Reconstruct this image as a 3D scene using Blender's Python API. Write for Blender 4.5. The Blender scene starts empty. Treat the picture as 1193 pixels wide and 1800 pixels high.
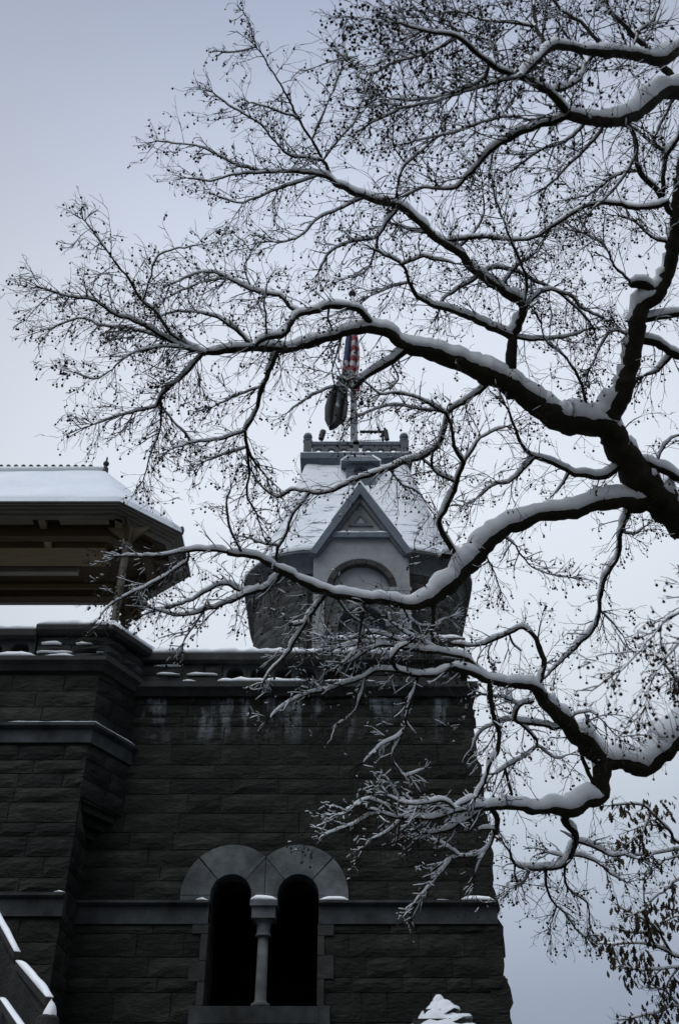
import bpy, bmesh, math, random
from mathutils import Vector, Matrix, noise

# ------------------------------------------------------------------ camera, sky, sun, exposure
scene = bpy.context.scene
COL = scene.collection
TH = math.radians(37.0)
F = 1750.0                       # focal length in pixels of the 1193 x 1800 photograph
CAMZ = 1.6
CT, ST = math.cos(TH), math.sin(TH)

cam_data = bpy.data.cameras.new("camera")
cam = bpy.data.objects.new("camera", cam_data)
COL.objects.link(cam)
cam.location = (0, 0, CAMZ)
cam.rotation_euler = (math.radians(90) + TH, 0, 0)
cam_data.sensor_fit = 'VERTICAL'
cam_data.sensor_height = 36.0
cam_data.sensor_width = 24.0
cam_data.lens = F / 1800 * 36.0
cam_data.clip_end = 3000
cam_data.dof.use_dof = True
cam_data.dof.focus_distance = 14.0
cam_data.dof.aperture_fstop = 2.2
scene.camera = cam

SUN_EL, SUN_AZ = math.radians(57), math.radians(-140)   # high and veiled by an even cloud deck
GLOW_EL, GLOW_AZ = math.radians(34), math.radians(4)    # thinner cloud beyond the castle
world = bpy.data.worlds.new("World")
scene.world = world
world.use_nodes = True
wt = world.node_tree
wt.nodes.clear()
def wn(t, **k):
    n = wt.nodes.new(t)
    for a, b in k.items():
        setattr(n, a, b)
    return n
wout = wn('ShaderNodeOutputWorld')
wbg = wn('ShaderNodeBackground')
wsky = wn('ShaderNodeTexSky', sky_type='NISHITA', sun_disc=False, sun_elevation=SUN_EL, sun_rotation=SUN_AZ,
          air_density=1.0, dust_density=4.0, ozone_density=1.0)
wco = wn('ShaderNodeTexCoord')
wsep = wn('ShaderNodeSeparateXYZ')
wt.links.new(wco.outputs['Generated'], wsep.inputs[0])
wr = wn('ShaderNodeValToRGB')                          # even cloud deck, by height above the horizon
wt.links.new(wsep.outputs['Z'], wr.inputs[0])
stops = [(0.0, (.215, .255, .34)), (.19, (.28, .325, .41)), (.31, (.39, .44, .515)), (.44, (.53, .575, .63)),
         (.60, (.59, .635, .70)), (.73, (.565, .61, .695)), (.84, (.495, .55, .67)), (.92, (.40, .455, .605)), (1.0, (.36, .415, .57))]
cr = wr.color_ramp
cr.elements[0].position, cr.elements[0].color = stops[0][0], (*stops[0][1], 1)
cr.elements[1].position, cr.elements[1].color = stops[-1][0], (*stops[-1][1], 1)
for p, c in stops[1:-1]:
    e = cr.elements.new(p)
    e.color = (*c, 1)
wdot = wn('ShaderNodeVectorMath', operation='DOT_PRODUCT')   # brighter where the cloud thins
wt.links.new(wco.outputs['Generated'], wdot.inputs[0])
wdot.inputs[1].default_value = (math.sin(GLOW_AZ) * math.cos(GLOW_EL), math.cos(GLOW_AZ) * math.cos(GLOW_EL), math.sin(GLOW_EL))
wmap = wn('ShaderNodeMapRange', interpolation_type='SMOOTHSTEP')
wt.links.new(wdot.outputs['Value'], wmap.inputs[0])
wmap.inputs[1].default_value, wmap.inputs[2].default_value = 0.80, 1.0
wmap.inputs[3].default_value, wmap.inputs[4].default_value = 0.80, 1.24
wcl = wn('ShaderNodeVectorMath', operation='SCALE')
wt.links.new(wr.outputs[0], wcl.inputs[0])
wt.links.new(wmap.outputs[0], wcl.inputs[3])
wsc = wn('ShaderNodeVectorMath', operation='SCALE')
wt.links.new(wcl.outputs[0], wsc.inputs[0])
wsc.inputs[3].default_value = 10.0
wmix = wn('ShaderNodeMix', data_type='RGBA')
wmix.inputs[0].default_value = 0.95
wt.links.new(wsky.outputs[0], wmix.inputs[6])
wt.links.new(wsc.outputs[0], wmix.inputs[7])
wt.links.new(wmix.outputs[2], wbg.inputs[0])
wbg.inputs[1].default_value = 0.1
wt.links.new(wbg.outputs[0], wout.inputs[0])

sun_d = bpy.data.lights.new("sun", 'SUN')
sun_d.energy = 1.5
sun_d.angle = math.radians(45)
sun_d.color = (.95, .98, 1.0)
sun = bpy.data.objects.new("sun", sun_d)
COL.objects.link(sun)
sd = Vector((math.sin(SUN_AZ) * math.cos(SUN_EL), math.cos(SUN_AZ) * math.cos(SUN_EL), math.sin(SUN_EL)))
sun.rotation_euler = sd.to_track_quat('Z', 'Y').to_euler()
sun.location = sd * 60

vs = scene.view_settings
vs.view_transform = 'Standard'
vs.look = 'None'
vs.exposure = 0.13
vs.gamma = 1.0
vs.use_curve_mapping = False

R = random.Random(7)

# ------------------------------------------------------------------ pixel -> place helpers
def PX(x, y, zc):
    u, v = (x - 596.5) / F, (900 - y) / F
    return Vector((u * zc, zc * (CT - v * ST), CAMZ + zc * (ST + v * CT)))
def zcY(y, Y):
    return Y / (CT - (900 - y) / F * ST)
def AT(x, y, Y):                                   # point on the plane Y seen at pixel x, y
    return PX(x, y, zcY(y, Y))
def Z(y, Y):
    return AT(0, y, Y).z
def X(x, y, Y):
    return AT(x, y, Y).x
def YatZ(y, z):                                    # distance of a level surface at height z seen at row y
    v = (900 - y) / F
    return (z - CAMZ) / (ST + v * CT) * (CT - v * ST)

# ------------------------------------------------------------------ materials
def mat(name, stops, scale=4.0, rough=.9, bump=.3, bscale=None, detail=6, objvar=0.0, stretch=(1, 1, 1), spec=.25, bdist=.02, coat=0, stain=None, trans=None):
    m = bpy.data.materials.new(name)
    m.use_nodes = True
    nt = m.node_tree
    b = nt.nodes['Principled BSDF']
    tc = nt.nodes.new('ShaderNodeNewGeometry')
    mp = nt.nodes.new('ShaderNodeMapping')
    mp.inputs['Scale'].default_value = stretch
    nt.links.new(tc.outputs['Position'], mp.inputs[0])
    n = nt.nodes.new('ShaderNodeTexNoise')
    n.inputs['Scale'].default_value = scale
    n.inputs['Detail'].default_value = detail
    n.inputs['Roughness'].default_value = .62
    nt.links.new(mp.outputs[0], n.inputs['Vector'])
    r = nt.nodes.new('ShaderNodeValToRGB')
    e = r.color_ramp
    e.elements[0].position, e.elements[0].color = stops[0][0], (*stops[0][1], 1)
    e.elements[1].position, e.elements[1].color = stops[-1][0], (*stops[-1][1], 1)
    for p, c in stops[1:-1]:
        q = e.elements.new(p)
        q.color = (*c, 1)
    nt.links.new(n.outputs['Fac'], r.inputs[0])
    col = r.outputs[0]
    if objvar:
        oi = nt.nodes.new('ShaderNodeObjectInfo')
        mr = nt.nodes.new('ShaderNodeMapRange')
        mr.inputs[3].default_value, mr.inputs[4].default_value = 1 - objvar, 1 + objvar
        nt.links.new(oi.outputs['Random'], mr.inputs[0])
        s = nt.nodes.new('ShaderNodeVectorMath')
        s.operation = 'SCALE'
        nt.links.new(col, s.inputs[0])
        nt.links.new(mr.outputs[0], s.inputs[3])
        col = s.outputs[0]
    if stain:                                       # pale lime runs below a ledge: (z_top, depth, colour, x-centre list)
        zt, dep, scol = stain
        sx = nt.nodes.new('ShaderNodeSeparateXYZ')
        nt.links.new(tc.outputs['Position'], sx.inputs[0])
        m1 = nt.nodes.new('ShaderNodeMapRange')
        nt.links.new(sx.outputs['Z'], m1.inputs[0])
        m1.inputs[1].default_value, m1.inputs[2].default_value = zt - dep, zt
        mp2 = nt.nodes.new('ShaderNodeMapping')
        mp2.inputs['Scale'].default_value = (1.9, 1.9, .5)
        nt.links.new(tc.outputs['Position'], mp2.inputs[0])
        n3 = nt.nodes.new('ShaderNodeTexNoise')
        n3.inputs['Scale'].default_value = 1.6
        n3.inputs['Detail'].default_value = 8
        n3.inputs['Roughness'].default_value = .66
        nt.links.new(mp2.outputs[0], n3.inputs['Vector'])
        m2 = nt.nodes.new('ShaderNodeMapRange')
        nt.links.new(n3.outputs['Fac'], m2.inputs[0])
        m2.inputs[1].default_value, m2.inputs[2].default_value = .50, .66
        mm = nt.nodes.new('ShaderNodeMath')
        mm.operation = 'MULTIPLY'
        nt.links.new(m1.outputs[0], mm.inputs[0])
        nt.links.new(m2.outputs[0], mm.inputs[1])
        mx = nt.nodes.new('ShaderNodeMix')
        mx.data_type = 'RGBA'
        nt.links.new(mm.outputs[0], mx.inputs[0])
        nt.links.new(col, mx.inputs[6])
        mx.inputs[7].default_value = (*scol, 1)
        col = mx.outputs[2]
    nt.links.new(col, b.inputs['Base Color'])
    b.inputs['Roughness'].default_value = rough
    b.inputs['Specular IOR Level'].default_value = spec
    if trans:
        b.inputs['Subsurface Weight'].default_value = trans
        b.inputs['Subsurface Radius'].default_value = (.04, .05, .06)
    if bump:
        n2 = nt.nodes.new('ShaderNodeTexNoise')
        n2.inputs['Scale'].default_value = bscale or scale * 5
        n2.inputs['Detail'].default_value = 8
        n2.inputs['Roughness'].default_value = .65
        nt.links.new(mp.outputs[0], n2.inputs['Vector'])
        bp = nt.nodes.new('ShaderNodeBump')
        bp.inputs['Strength'].default_value = bump
        bp.inputs['Distance'].default_value = bdist
        nt.links.new(n2.outputs['Fac'], bp.inputs['Height'])
        nt.links.new(bp.outputs[0], b.inputs['Normal'])
    return m

ZCORN = Z(1225, 17.95)
M = {}
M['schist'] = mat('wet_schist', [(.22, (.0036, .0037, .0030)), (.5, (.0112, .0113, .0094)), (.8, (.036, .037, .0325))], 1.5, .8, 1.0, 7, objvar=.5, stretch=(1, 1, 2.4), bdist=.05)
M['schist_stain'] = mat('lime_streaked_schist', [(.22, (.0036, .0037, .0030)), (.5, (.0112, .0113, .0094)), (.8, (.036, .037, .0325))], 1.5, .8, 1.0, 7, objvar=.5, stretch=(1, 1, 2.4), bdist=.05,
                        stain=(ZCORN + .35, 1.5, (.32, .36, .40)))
M['mortar'] = mat('old_mortar', [(.3, (.05, .052, .05)), (.7, (.10, .104, .10))], 6, .95, .5)
M['mortar_dark'] = mat('sooty_mortar', [(.38, (.008, .008, .007)), (.62, (.055, .057, .055))], 1.3, .95, .5)
M['granite'] = mat('grey_granite', [(.25, (.075, .085, .092)), (.75, (.15, .165, .172))], 5, .85, .35, 60, objvar=.12)
M['granite_worn'] = mat('stained_granite', [(.25, (.028, .032, .034)), (.5, (.078, .087, .092)), (.75, (.145, .158, .165))], 2.6, .85, .6, 24, objvar=.2, bdist=.02)
M['granite_dark'] = mat('weathered_granite', [(.25, (.015, .016, .0155)), (.6, (.036, .038, .038)), (.8, (.075, .08, .084))], 2.5, .85, .5, 22, objvar=.2, bdist=.03)
M['granite_course'] = mat('course_granite', [(.32, (.014, .0155, .0155)), (.68, (.056, .062, .067))], 2.0, .85, .4, 30, objvar=.15)
M['tower_stone'] = mat('tower_stone', [(.25, (.03, .031, .03)), (.75, (.085, .087, .086))], 3.0, .85, .6, 14, objvar=.3, bdist=.04)
M['pale_stone'] = mat('pale_grey_stone', [(.25, (.19, .207, .213)), (.75, (.285, .305, .312))], 2.4, .85, .3, 30, objvar=.05)
M['blue_stone'] = mat('blue_grey_stone', [(.25, (.085, .105, .13)), (.75, (.145, .175, .205))], 3.0, .8, .3, 30, objvar=.08)
M['slate'] = mat('roof_slate', [(.3, (.03, .034, .04)), (.7, (.07, .078, .088))], 5, .6, .4, 20)
M['snow'] = mat('snow', [(.3, (.82, .86, .91)), (.7, (.89, .92, .95))], 3, .75, .35, 26, spec=.3, bdist=.02, trans=.25)
M['roof_snow'] = mat('wind_packed_snow', [(.3, (.68, .73, .80)), (.7, (.80, .84, .89))], 1.3, .75, .4, 9, spec=.3, bdist=.03, trans=.2)
M['tower_snow'] = mat('thin_snow_over_slates', [(.33, (.09, .10, .115)), (.375, (.42, .46, .51)), (.42, (.76, .80, .86)), (.7, (.84, .87, .91))], 1.5, .75, .6, 6, spec=.3, bdist=.05, stretch=(1, 1, 4.5), detail=9)
M['bark'] = mat('wet_bark', [(.3, (.011, .0095, .005)), (.7, (.030, .025, .016))], 7, .85, .9, 26, stretch=(1, 1, .5), bdist=.03)
M['twig'] = mat('twig_bark', [(.3, (.012, .010, .008)), (.7, (.03, .026, .021))], 9, .8, 0)
M['seed'] = mat('seed_ball', [(.3, (.018, .013, .009)), (.7, (.045, .032, .02))], 40, .9, 0)
M['leaf'] = mat('dry_oak_leaf', [(.3, (.022, .017, .010)), (.7, (.062, .048, .027))], 10, .75, .2, objvar=.35)
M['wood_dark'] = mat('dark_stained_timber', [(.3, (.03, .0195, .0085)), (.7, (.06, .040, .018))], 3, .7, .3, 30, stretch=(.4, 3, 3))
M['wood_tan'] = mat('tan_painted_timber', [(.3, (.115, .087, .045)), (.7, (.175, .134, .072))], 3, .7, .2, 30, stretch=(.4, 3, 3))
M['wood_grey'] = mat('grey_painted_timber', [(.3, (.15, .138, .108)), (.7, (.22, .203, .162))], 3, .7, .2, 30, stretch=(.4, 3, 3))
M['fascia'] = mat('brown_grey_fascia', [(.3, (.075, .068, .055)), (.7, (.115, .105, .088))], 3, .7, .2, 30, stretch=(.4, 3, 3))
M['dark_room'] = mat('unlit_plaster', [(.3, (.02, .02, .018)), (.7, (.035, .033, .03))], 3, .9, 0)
M['glass'] = mat('window_glass', [(.3, (.035, .05, .07)), (.7, (.055, .075, .10))], 1.2, .08, .05, 3, spec=.6)
M['pole'] = mat('white_pole_paint', [(.3, (.55, .58, .60)), (.7, (.68, .70, .72))], 3, .45, .1, 30)
M['iron'] = mat('dark_iron', [(.3, (.02, .022, .024)), (.7, (.045, .048, .05))], 8, .55, .2, 40)
M['rope'] = mat('halyard_rope', [(.3, (.2, .2, .2)), (.7, (.35, .35, .34))], 30, .9, 0)
M['ground'] = mat('leaf_litter_and_old_snow', [(.35, (.03, .026, .02)), (.55, (.07, .062, .05)), (.62, (.35, .37, .40)), (.8, (.6, .63, .67))], .45, .95, .6, 8, bdist=.06)
M['mullion'] = mat('dark_mullion', [(.3, (.05, .055, .06)), (.7, (.08, .085, .09))], 3, .7, 0)

# ------------------------------------------------------------------ objects
WLOC = {}
def link(o, parent=None, wloc=None):
    COL.objects.link(o)
    if parent is not None:
        o.parent = parent
        o.matrix_parent_inverse = Matrix.Translation(-WLOC[parent.name])
    WLOC[o.name] = Vector(wloc) if wloc is not None else Vector((0, 0, 0))
    return o
def thing(name, label, cat, loc, group=None):
    o = bpy.data.objects.new(name, None)
    o.location = loc
    o.empty_display_size = .3
    link(o, None, loc)
    o['label'], o['category'] = label, cat
    if group:
        o['group'] = group
    return o

class MB:
    def __init__(s):
        s.v, s.f = [], []
    def add(s, vs_, fs):
        k = len(s.v)
        s.v += [tuple(a) for a in vs_]
        s.f += [tuple(i + k for i in f) for f in fs]
    def box(s, x0, x1, y0, y1, z0, z1):
        s.add([(x0, y0, z0), (x1, y0, z0), (x1, y1, z0), (x0, y1, z0), (x0, y0, z1), (x1, y0, z1), (x1, y1, z1), (x0, y1, z1)],
              [(0, 3, 2, 1), (4, 5, 6, 7), (0, 1, 5, 4), (1, 2, 6, 5), (2, 3, 7, 6), (3, 0, 4, 7)])
    def bar(s, a, b, w, h, up=Vector((0, 0, 1))):    # square bar from a to b, width w, height h centred
        a, b = Vector(a), Vector(b)
        t = (b - a).normalized()
        sd_ = t.cross(up)
        sd_ = sd_.normalized() if sd_.length > 1e-5 else Vector((1, 0, 0))
        u = sd_.cross(t).normalized()
        q = []
        for p in (a, b):
            for i, j in ((-1, -1), (1, -1), (1, 1), (-1, 1)):
                q.append(p + sd_ * (i * w / 2) + u * (j * h / 2))
        s.add(q, [(0, 1, 2, 3), (7, 6, 5, 4), (0, 4, 5, 1), (1, 5, 6, 2), (2, 6, 7, 3), (3, 7, 4, 0)])
    def tube(s, pts, rad, n=6, cap=True):
        k0 = len(s.v)
        m = len(pts)
        t0 = (pts[1] - pts[0]).normalized()
        ref = Vector((0, 0, 1)) if abs(t0.z) < .9 else Vector((1, 0, 0))
        nx = t0.cross(ref).normalized()
        cs = [(math.cos(2 * math.pi * i / n), math.sin(2 * math.pi * i / n)) for i in range(n)]
        for i in range(m):
            t = pts[min(i + 1, m - 1)] - pts[max(i - 1, 0)]
            if t.length < 1e-9:
                t = t0
            t = t.normalized()
            nx = nx - t * nx.dot(t)
            nx = nx.normalized() if nx.length > 1e-6 else t.orthogonal().normalized()
            ny = t.cross(nx)
            p, r = pts[i], rad[i]
            for c, d in cs:
                s.v.append((p.x + (nx.x * c + ny.x * d) * r, p.y + (nx.y * c + ny.y * d) * r, p.z + (nx.z * c + ny.z * d) * r))
        for i in range(m - 1):
            a = k0 + i * n
            for j in range(n):
                jj = (j + 1) % n
                s.f.append((a + j, a + jj, a + n + jj, a + n + j))
        if cap:
            s.f.append(tuple(k0 + j for j in reversed(range(n))))
            s.f.append(tuple(k0 + (m - 1) * n + j for j in range(n)))
    def prism(s, poly, y0, y1):                      # polygon in (x, z), extruded along y (y0 front)
        n = len(poly)
        q = [(x, y0, z) for x, z in poly] + [(x, y1, z) for x, z in poly]
        s.add(q, [tuple(range(n)), tuple(reversed(range(n, 2 * n)))] + [(i, i + n, (i + 1) % n + n, (i + 1) % n) for i in range(n)])
    def lathe(s, c, prof, n=16):                     # prof: (radius, z) upwards round the vertical through c
        k0 = len(s.v)
        for r, z in prof:
            for i in range(n):
                a = 2 * math.pi * i / n
                s.v.append((c[0] + r * math.cos(a), c[1] + r * math.sin(a), c[2] + z))
        for k in range(len(prof) - 1):
            for i in range(n):
                j = (i + 1) % n
                s.f.append((k0 + k * n + i, k0 + k * n + j, k0 + (k + 1) * n + j, k0 + (k + 1) * n + i))
        s.f.append(tuple(k0 + i for i in reversed(range(n))))
        s.f.append(tuple(k0 + (len(prof) - 1) * n + i for i in range(n)))
    def build(s, name, m, parent=None, smooth=False, fix=True, kind=None, label=None):
        me = bpy.data.meshes.new(name)
        me.from_pydata(s.v, [], s.f)
        if fix:
            bm = bmesh.new()
            bm.from_mesh(me)
            bmesh.ops.recalc_face_normals(bm, faces=bm.faces)
            bm.to_mesh(me)
            bm.free()
        if smooth:
            me.polygons.foreach_set('use_smooth', [True] * len(me.polygons))
        me.materials.append(M[m])
        o = bpy.data.objects.new(name, me)
        link(o, parent)
        if kind:
            o['kind'] = kind
        if label:
            o['label'] = label
        return o

def resample2(path, step, closed=False):
    out = []
    n = len(path)
    for i in range(n if closed else n - 1):
        a, b = Vector(path[i]), Vector(path[(i + 1) % n])
        k = max(1, int(round((b - a).length / step)))
        for j in range(k):
            out.append(a.lerp(b, j / k))
    if not closed:
        out.append(Vector(path[-1]))
    return out
def offset_dirs(path, closed=False):
    n = len(path)
    res = []
    for i in range(n):
        p = Vector(path[i])
        a = Vector(path[i - 1]) if (i > 0 or closed) else None
        b = Vector(path[(i + 1) % n]) if (i < n - 1 or closed) else None
        ns = []
        for q in ((p - a) if a is not None else None, (b - p) if b is not None else None):
            if q is not None and q.length > 1e-7:
                q = q.normalized()
                ns.append(Vector((q.y, -q.x)))
        if len(ns) == 2:
            m = ns[0] + ns[1]
            m = m.normalized() if m.length > 1e-4 else ns[0]
            res.append(m / max(.4, m.dot(ns[0])))
        else:
            res.append(ns[0])
    return res
def sweep(mb, path, prof, closed=False, step=None, nz=0.0, nfreq=3.0, seed=0.0, snowy=False):
    """closed profile [(out, z)] swept along a plan path; outward is to the right of the travel direction"""
    if step:
        path = resample2(path, step, closed)
    else:
        path = [Vector(p) for p in path]
    d = offset_dirs(path, closed)
    n, m = len(path), len(prof)
    q = []
    zmin = min(z for o, z in prof)
    zmax = max(z for o, z in prof)
    for i in range(n):
        for (o, z) in prof:
            x, y = path[i].x + d[i].x * o, path[i].y + d[i].y * o
            if nz:
                k = noise.noise(Vector((x * nfreq, y * nfreq + seed, z * nfreq)))
                if snowy:
                    w = (z - zmin) / max(1e-6, zmax - zmin)
                    e_ = 1.0
                    if not closed:
                        de = min((path[i] - path[0]).length, (path[-1] - path[i]).length)
                        e_ = min(1.0, .25 + de / .14)
                    z2 = zmin + (z - zmin) * e_ * max(.25, 1 + .55 * noise.noise(Vector((x * 5.3, y * 5.3, seed + 3)))) + nz * w * (k + .3 * noise.noise(Vector((x * 11, y * 11, seed))))
                    q.append((x + d[i].x * nz * .6 * k, y + d[i].y * nz * .6 * k, z2))
                else:
                    q.append((x + d[i].x * nz * k, y + d[i].y * nz * k, z + nz * .5 * k))
            else:
                q.append((x, y, z))
    fs = []
    for i in range(n if closed else n - 1):
        i2 = (i + 1) % n
        for j in range(m):
            j2 = (j + 1) % m
            fs.append((i * m + j, i2 * m + j, i2 * m + j2, i * m + j2))
    if not closed:
        fs.append(tuple(range(m)))
        fs.append(tuple((n - 1) * m + j for j in reversed(range(m))))
    mb.add(q, fs)
def snow_strip(parent, path, out0, out1, z, h, seed, nz=.03, closed=False, step=.09):
    """snow lying on a ledge: between out0 (back) and out1 (front edge)"""
    mb = MB()
    w = out1 - out0
    prof = [(out0, z - .01), (out1, z - .01), (out1 + .012, z + h * .45), (out1 - .12 * w, z + h * .92), (out0 + .5 * w, z + h), (out0, z + h * .9)]
    sweep(mb, path, prof, closed, step, nz, 2.6, seed, True)
    return mb.build('snow', 'snow', parent, smooth=True)

def stones(parent, pt, u0, u1, z0, z1, hr=(.24, .40), wr=(.45, 1.15), blocked=None, bulge=.034, m='schist', rng=R, gap=.014, name='stone', endjit=0.0, mfun=None, back=.10):
    """rock-faced blocks in uneven courses; pt(u, z, out) gives a place on the face"""
    z = z0
    count = 0
    while z < z1 - .08:
        h = rng.uniform(*hr)
        if z1 - (z + h) < hr[0] * .7:
            h = z1 - z
        e0 = u0(z) if callable(u0) else u0
        e1 = u1(z) if callable(u1) else u1
        iv = [(e0, e1)]
        for b0, b1 in (blocked(z, z + h) if blocked else []):
            nv = []
            for a, b in iv:
                if b1 <= a or b0 >= b:
                    nv.append((a, b))
                else:
                    if b0 > a + .06:
                        nv.append((a, b0))
                    if b1 < b - .06:
                        nv.append((b1, b))
            iv = nv
        for a, b in iv:
            u = a
            while u < b - .02:
                w = rng.uniform(*wr)
                if b - (u + w) < wr[0] * .6:
                    w = b - u
                ua, ub = u + gap / 2, u + w - gap / 2
                if abs(u + w - e1) < 1e-6 and endjit:
                    ub += rng.uniform(-endjit, endjit)
                za, zb = z + gap / 2, z + h - gap / 2
                nu, nvv = 5, 4
                V, Fc = [], []
                amp = bulge * rng.uniform(.5, 1.25)
                sd_ = rng.uniform(0, 100)
                for j in range(nvv):
                    for i in range(nu):
                        fu, fz = i / (nu - 1), j / (nvv - 1)
                        edge = min(fu, 1 - fu) * (ub - ua) < 1e-6 or min(fz, 1 - fz) < 1e-6
                        o = .0 if edge else amp * (.45 + .9 * abs(noise.noise(Vector((fu * 3.1 + sd_, fz * 2.3, sd_)))) + .35 * rng.random())
                        du = 0 if edge else rng.uniform(-.25, .25) / nu * (ub - ua)
                        dz = 0 if edge else rng.uniform(-.25, .25) / nvv * (zb - za)
                        je = rng.uniform(-.006, .006) if edge else 0
                        V.append(pt(ua + fu * (ub - ua) + du + je, za + fz * (zb - za) + dz + je, o))
                for j in range(nvv - 1):
                    for i in range(nu - 1):
                        k = j * nu + i
                        Fc.append((k, k + 1, k + nu + 1, k + nu))
                ring = [i for i in range(nu)] + [nu * (j + 1) - 1 for j in range(1, nvv)] + [nu * (nvv - 1) + i for i in range(nu - 2, -1, -1)] + [nu * j for j in range(nvv - 2, 0, -1)]
                k0 = len(V)
                for r_ in ring:
                    fu, fz = (r_ % nu) / (nu - 1), (r_ // nu) / (nvv - 1)
                    V.append(pt(ua + fu * (ub - ua), za + fz * (zb - za), -back))
                for i in range(len(ring)):
                    i2 = (i + 1) % len(ring)
                    Fc.append((ring[i2], ring[i], k0 + i, k0 + i2))
                me = bpy.data.meshes.new(name)
                me.from_pydata([tuple(v) for v in V], [], Fc)
                mm = mfun(za, rng) if mfun else m
                me.materials.append(M[mm])
                o = bpy.data.objects.new(name, me)
                link(o, parent)
                count += 1
                u += w
        z += h
    return count

def arch_poly(cx, zs, r, x0, x1, ztop, n=14):
    """front outline of masonry over an arch: bottom follows the arch"""
    p = [(x0, zs)]
    for i in range(n + 1):
        a = math.pi - math.pi * i / n
        p.append((cx + r * math.cos(a), zs + r * math.sin(a)))
    p += [(x1, zs), (x1, ztop), (x0, ztop)]
    return p
def arch_fill(mb, cx, zs, r, x0, x1, ztop, y0, y1, n=14):
    """same as a row of quads (no concave faces)"""
    pts = [(cx + r * math.cos(math.pi - math.pi * i / n), zs + r * math.sin(math.pi - math.pi * i / n)) for i in range(n + 1)]
    if x0 < cx - r - 1e-4:
        mb.box(x0, cx - r, y0, y1, zs, ztop)
    if x1 > cx + r + 1e-4:
        mb.box(cx + r, x1, y0, y1, zs, ztop)
    for i in range(n):
        (a, za), (b, zb) = pts[i], pts[i + 1]
        mb.prism([(a, za), (b, zb), (b, ztop), (a, ztop)], y0, y1)
def ring_seg(mb, cx, zc, r0, r1, a0, a1, y0, y1, n=8, clip=None):
    poly = []
    for i in range(n + 1):
        a = a0 + (a1 - a0) * i / n
        poly.append((r1, a))
    pts_o = [(cx + r1 * math.cos(a0 + (a1 - a0) * i / n), zc + r1 * math.sin(a0 + (a1 - a0) * i / n)) for i in range(n + 1)]
    pts_i = [(cx + r0 * math.cos(a0 + (a1 - a0) * i / n), zc + r0 * math.sin(a0 + (a1 - a0) * i / n)) for i in range(n + 1)]
    if clip:
        pts_o = [clip(p) for p in pts_o]
        pts_i = [clip(p) for p in pts_i]
    q = [(x, y0, z) for x, z in pts_o] + [(x, y0, z) for x, z in pts_i] + [(x, y1, z) for x, z in pts_o] + [(x, y1, z) for x, z in pts_i]
    k = n + 1
    fs = []
    for i in range(n):
        fs += [(i, i + 1, k + i + 1, k + i), (2 * k + i, 3 * k + i, 3 * k + i + 1, 2 * k + i + 1), (i, 2 * k + i, 2 * k + i + 1, i + 1), (k + i, k + i + 1, 3 * k + i + 1, 3 * k + i)]
    fs += [(0, k, 3 * k, 2 * k), (n, 2 * k + n, 3 * k + n, k + n)]
    mb.add(q, fs)

# ------------------------------------------------------------------ ground
def gz(x, y):
    t = min(1, max(0, (y - 1.0) / 15.5))
    t = t * t * (3 - 2 * t)
    far = max(0.0, math.hypot(x, y - 20) - 30)
    return 3.1 * t * max(0.0, 1 - far / 60) + .12 * noise.noise(Vector((x * .4, y * .4, 0))) - .004 * min(far, 500)
gm = MB()
xs = sorted(set([-2000, -900, -400, -200, -120, -80, -60] + [i * 1.0 for i in range(-40, 41)] + [60, 80, 120, 200, 400, 900, 2000]))
ys = sorted(set([-2000, -900, -400, -200, -100, -60, -40, -25] + [i * 1.0 for i in range(-15, 51)] + [60, 80, 120, 200, 400, 900, 2000]))
for y in ys:
    for x in xs:
        gm.v.append((x, y, gz(x, y)))
nx_ = len(xs)
for j in range(len(ys) - 1):
    for i in range(nx_ - 1):
        gm.f.append((j * nx_ + i, j * nx_ + i + 1, (j + 1) * nx_ + i + 1, (j + 1) * nx_ + i))
g = gm.build('ground', 'ground', smooth=True, fix=False)
g['kind'] = 'structure'

# ------------------------------------------------------------------ castle wing (the dark wall with the twin window)
Y0 = 18.0
wing = thing('castle_wing', 'dark rock-faced stone castle wall with a twin arched window and snowy parapet', 'castle', (-1, Y0, 3.0))
XL = -4.6
ZB = 2.6
ZS = Z(1582, 17.9)                                  # top of the impost course
Zsill = Z(1772, Y0)
ZWT = Z(1224, Y0)                                   # top of the plain wall
def XR(z):
    return 2.60 + (ZWT - z) / (ZWT - 4.4) * .22
wc1, wc2 = X(406, 1575, Y0), X(524, 1575, Y0)       # window centres
WR_ = .365                                          # half width of each light
sill_l, sill_r = wc1 - WR_, wc2 + WR_
ZSP = ZS + .10                                      # arch centre
core = MB()
YC = Y0 + .022
YB = 19.1
core.box(XL, sill_l, YC, YB, ZB, ZSP)
core.prism([(sill_r, ZB), (XR(ZB) - .1, ZB), (XR(ZSP) - .1, ZSP), (sill_r, ZSP)], YC, YB)
core.box(sill_l, sill_r, YC, YB, ZB, Zsill)
mid = (wc1 + wc2) / 2
ztopc = ZSP + 1.2
core.box(XL, wc1 - .9, YC, YB, ZSP, ztopc)
arch_fill(core, wc1, ZSP, WR_, wc1 - .9, mid, ztopc, YC, YB)
arch_fill(core, wc2, ZSP, WR_, mid, wc2 + .9, ztopc, YC, YB)
core.prism([(wc2 + .9, ZSP), (XR(ZSP) - .1, ZSP), (XR(ztopc) - .1, ztopc), (wc2 + .9, ztopc)], YC, YB)
core.prism([(XL, ztopc), (XR(ztopc) - .1, ztopc), (XR(ZWT) - .1, ZWT), (XL, ZWT)], YC, YB)
wall = core.build('wall', 'mortar_dark', wing)
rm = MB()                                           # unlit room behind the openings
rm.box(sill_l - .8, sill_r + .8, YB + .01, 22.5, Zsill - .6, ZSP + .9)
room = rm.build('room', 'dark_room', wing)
bm = bmesh.new(); bm.from_mesh(room.data)
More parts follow.
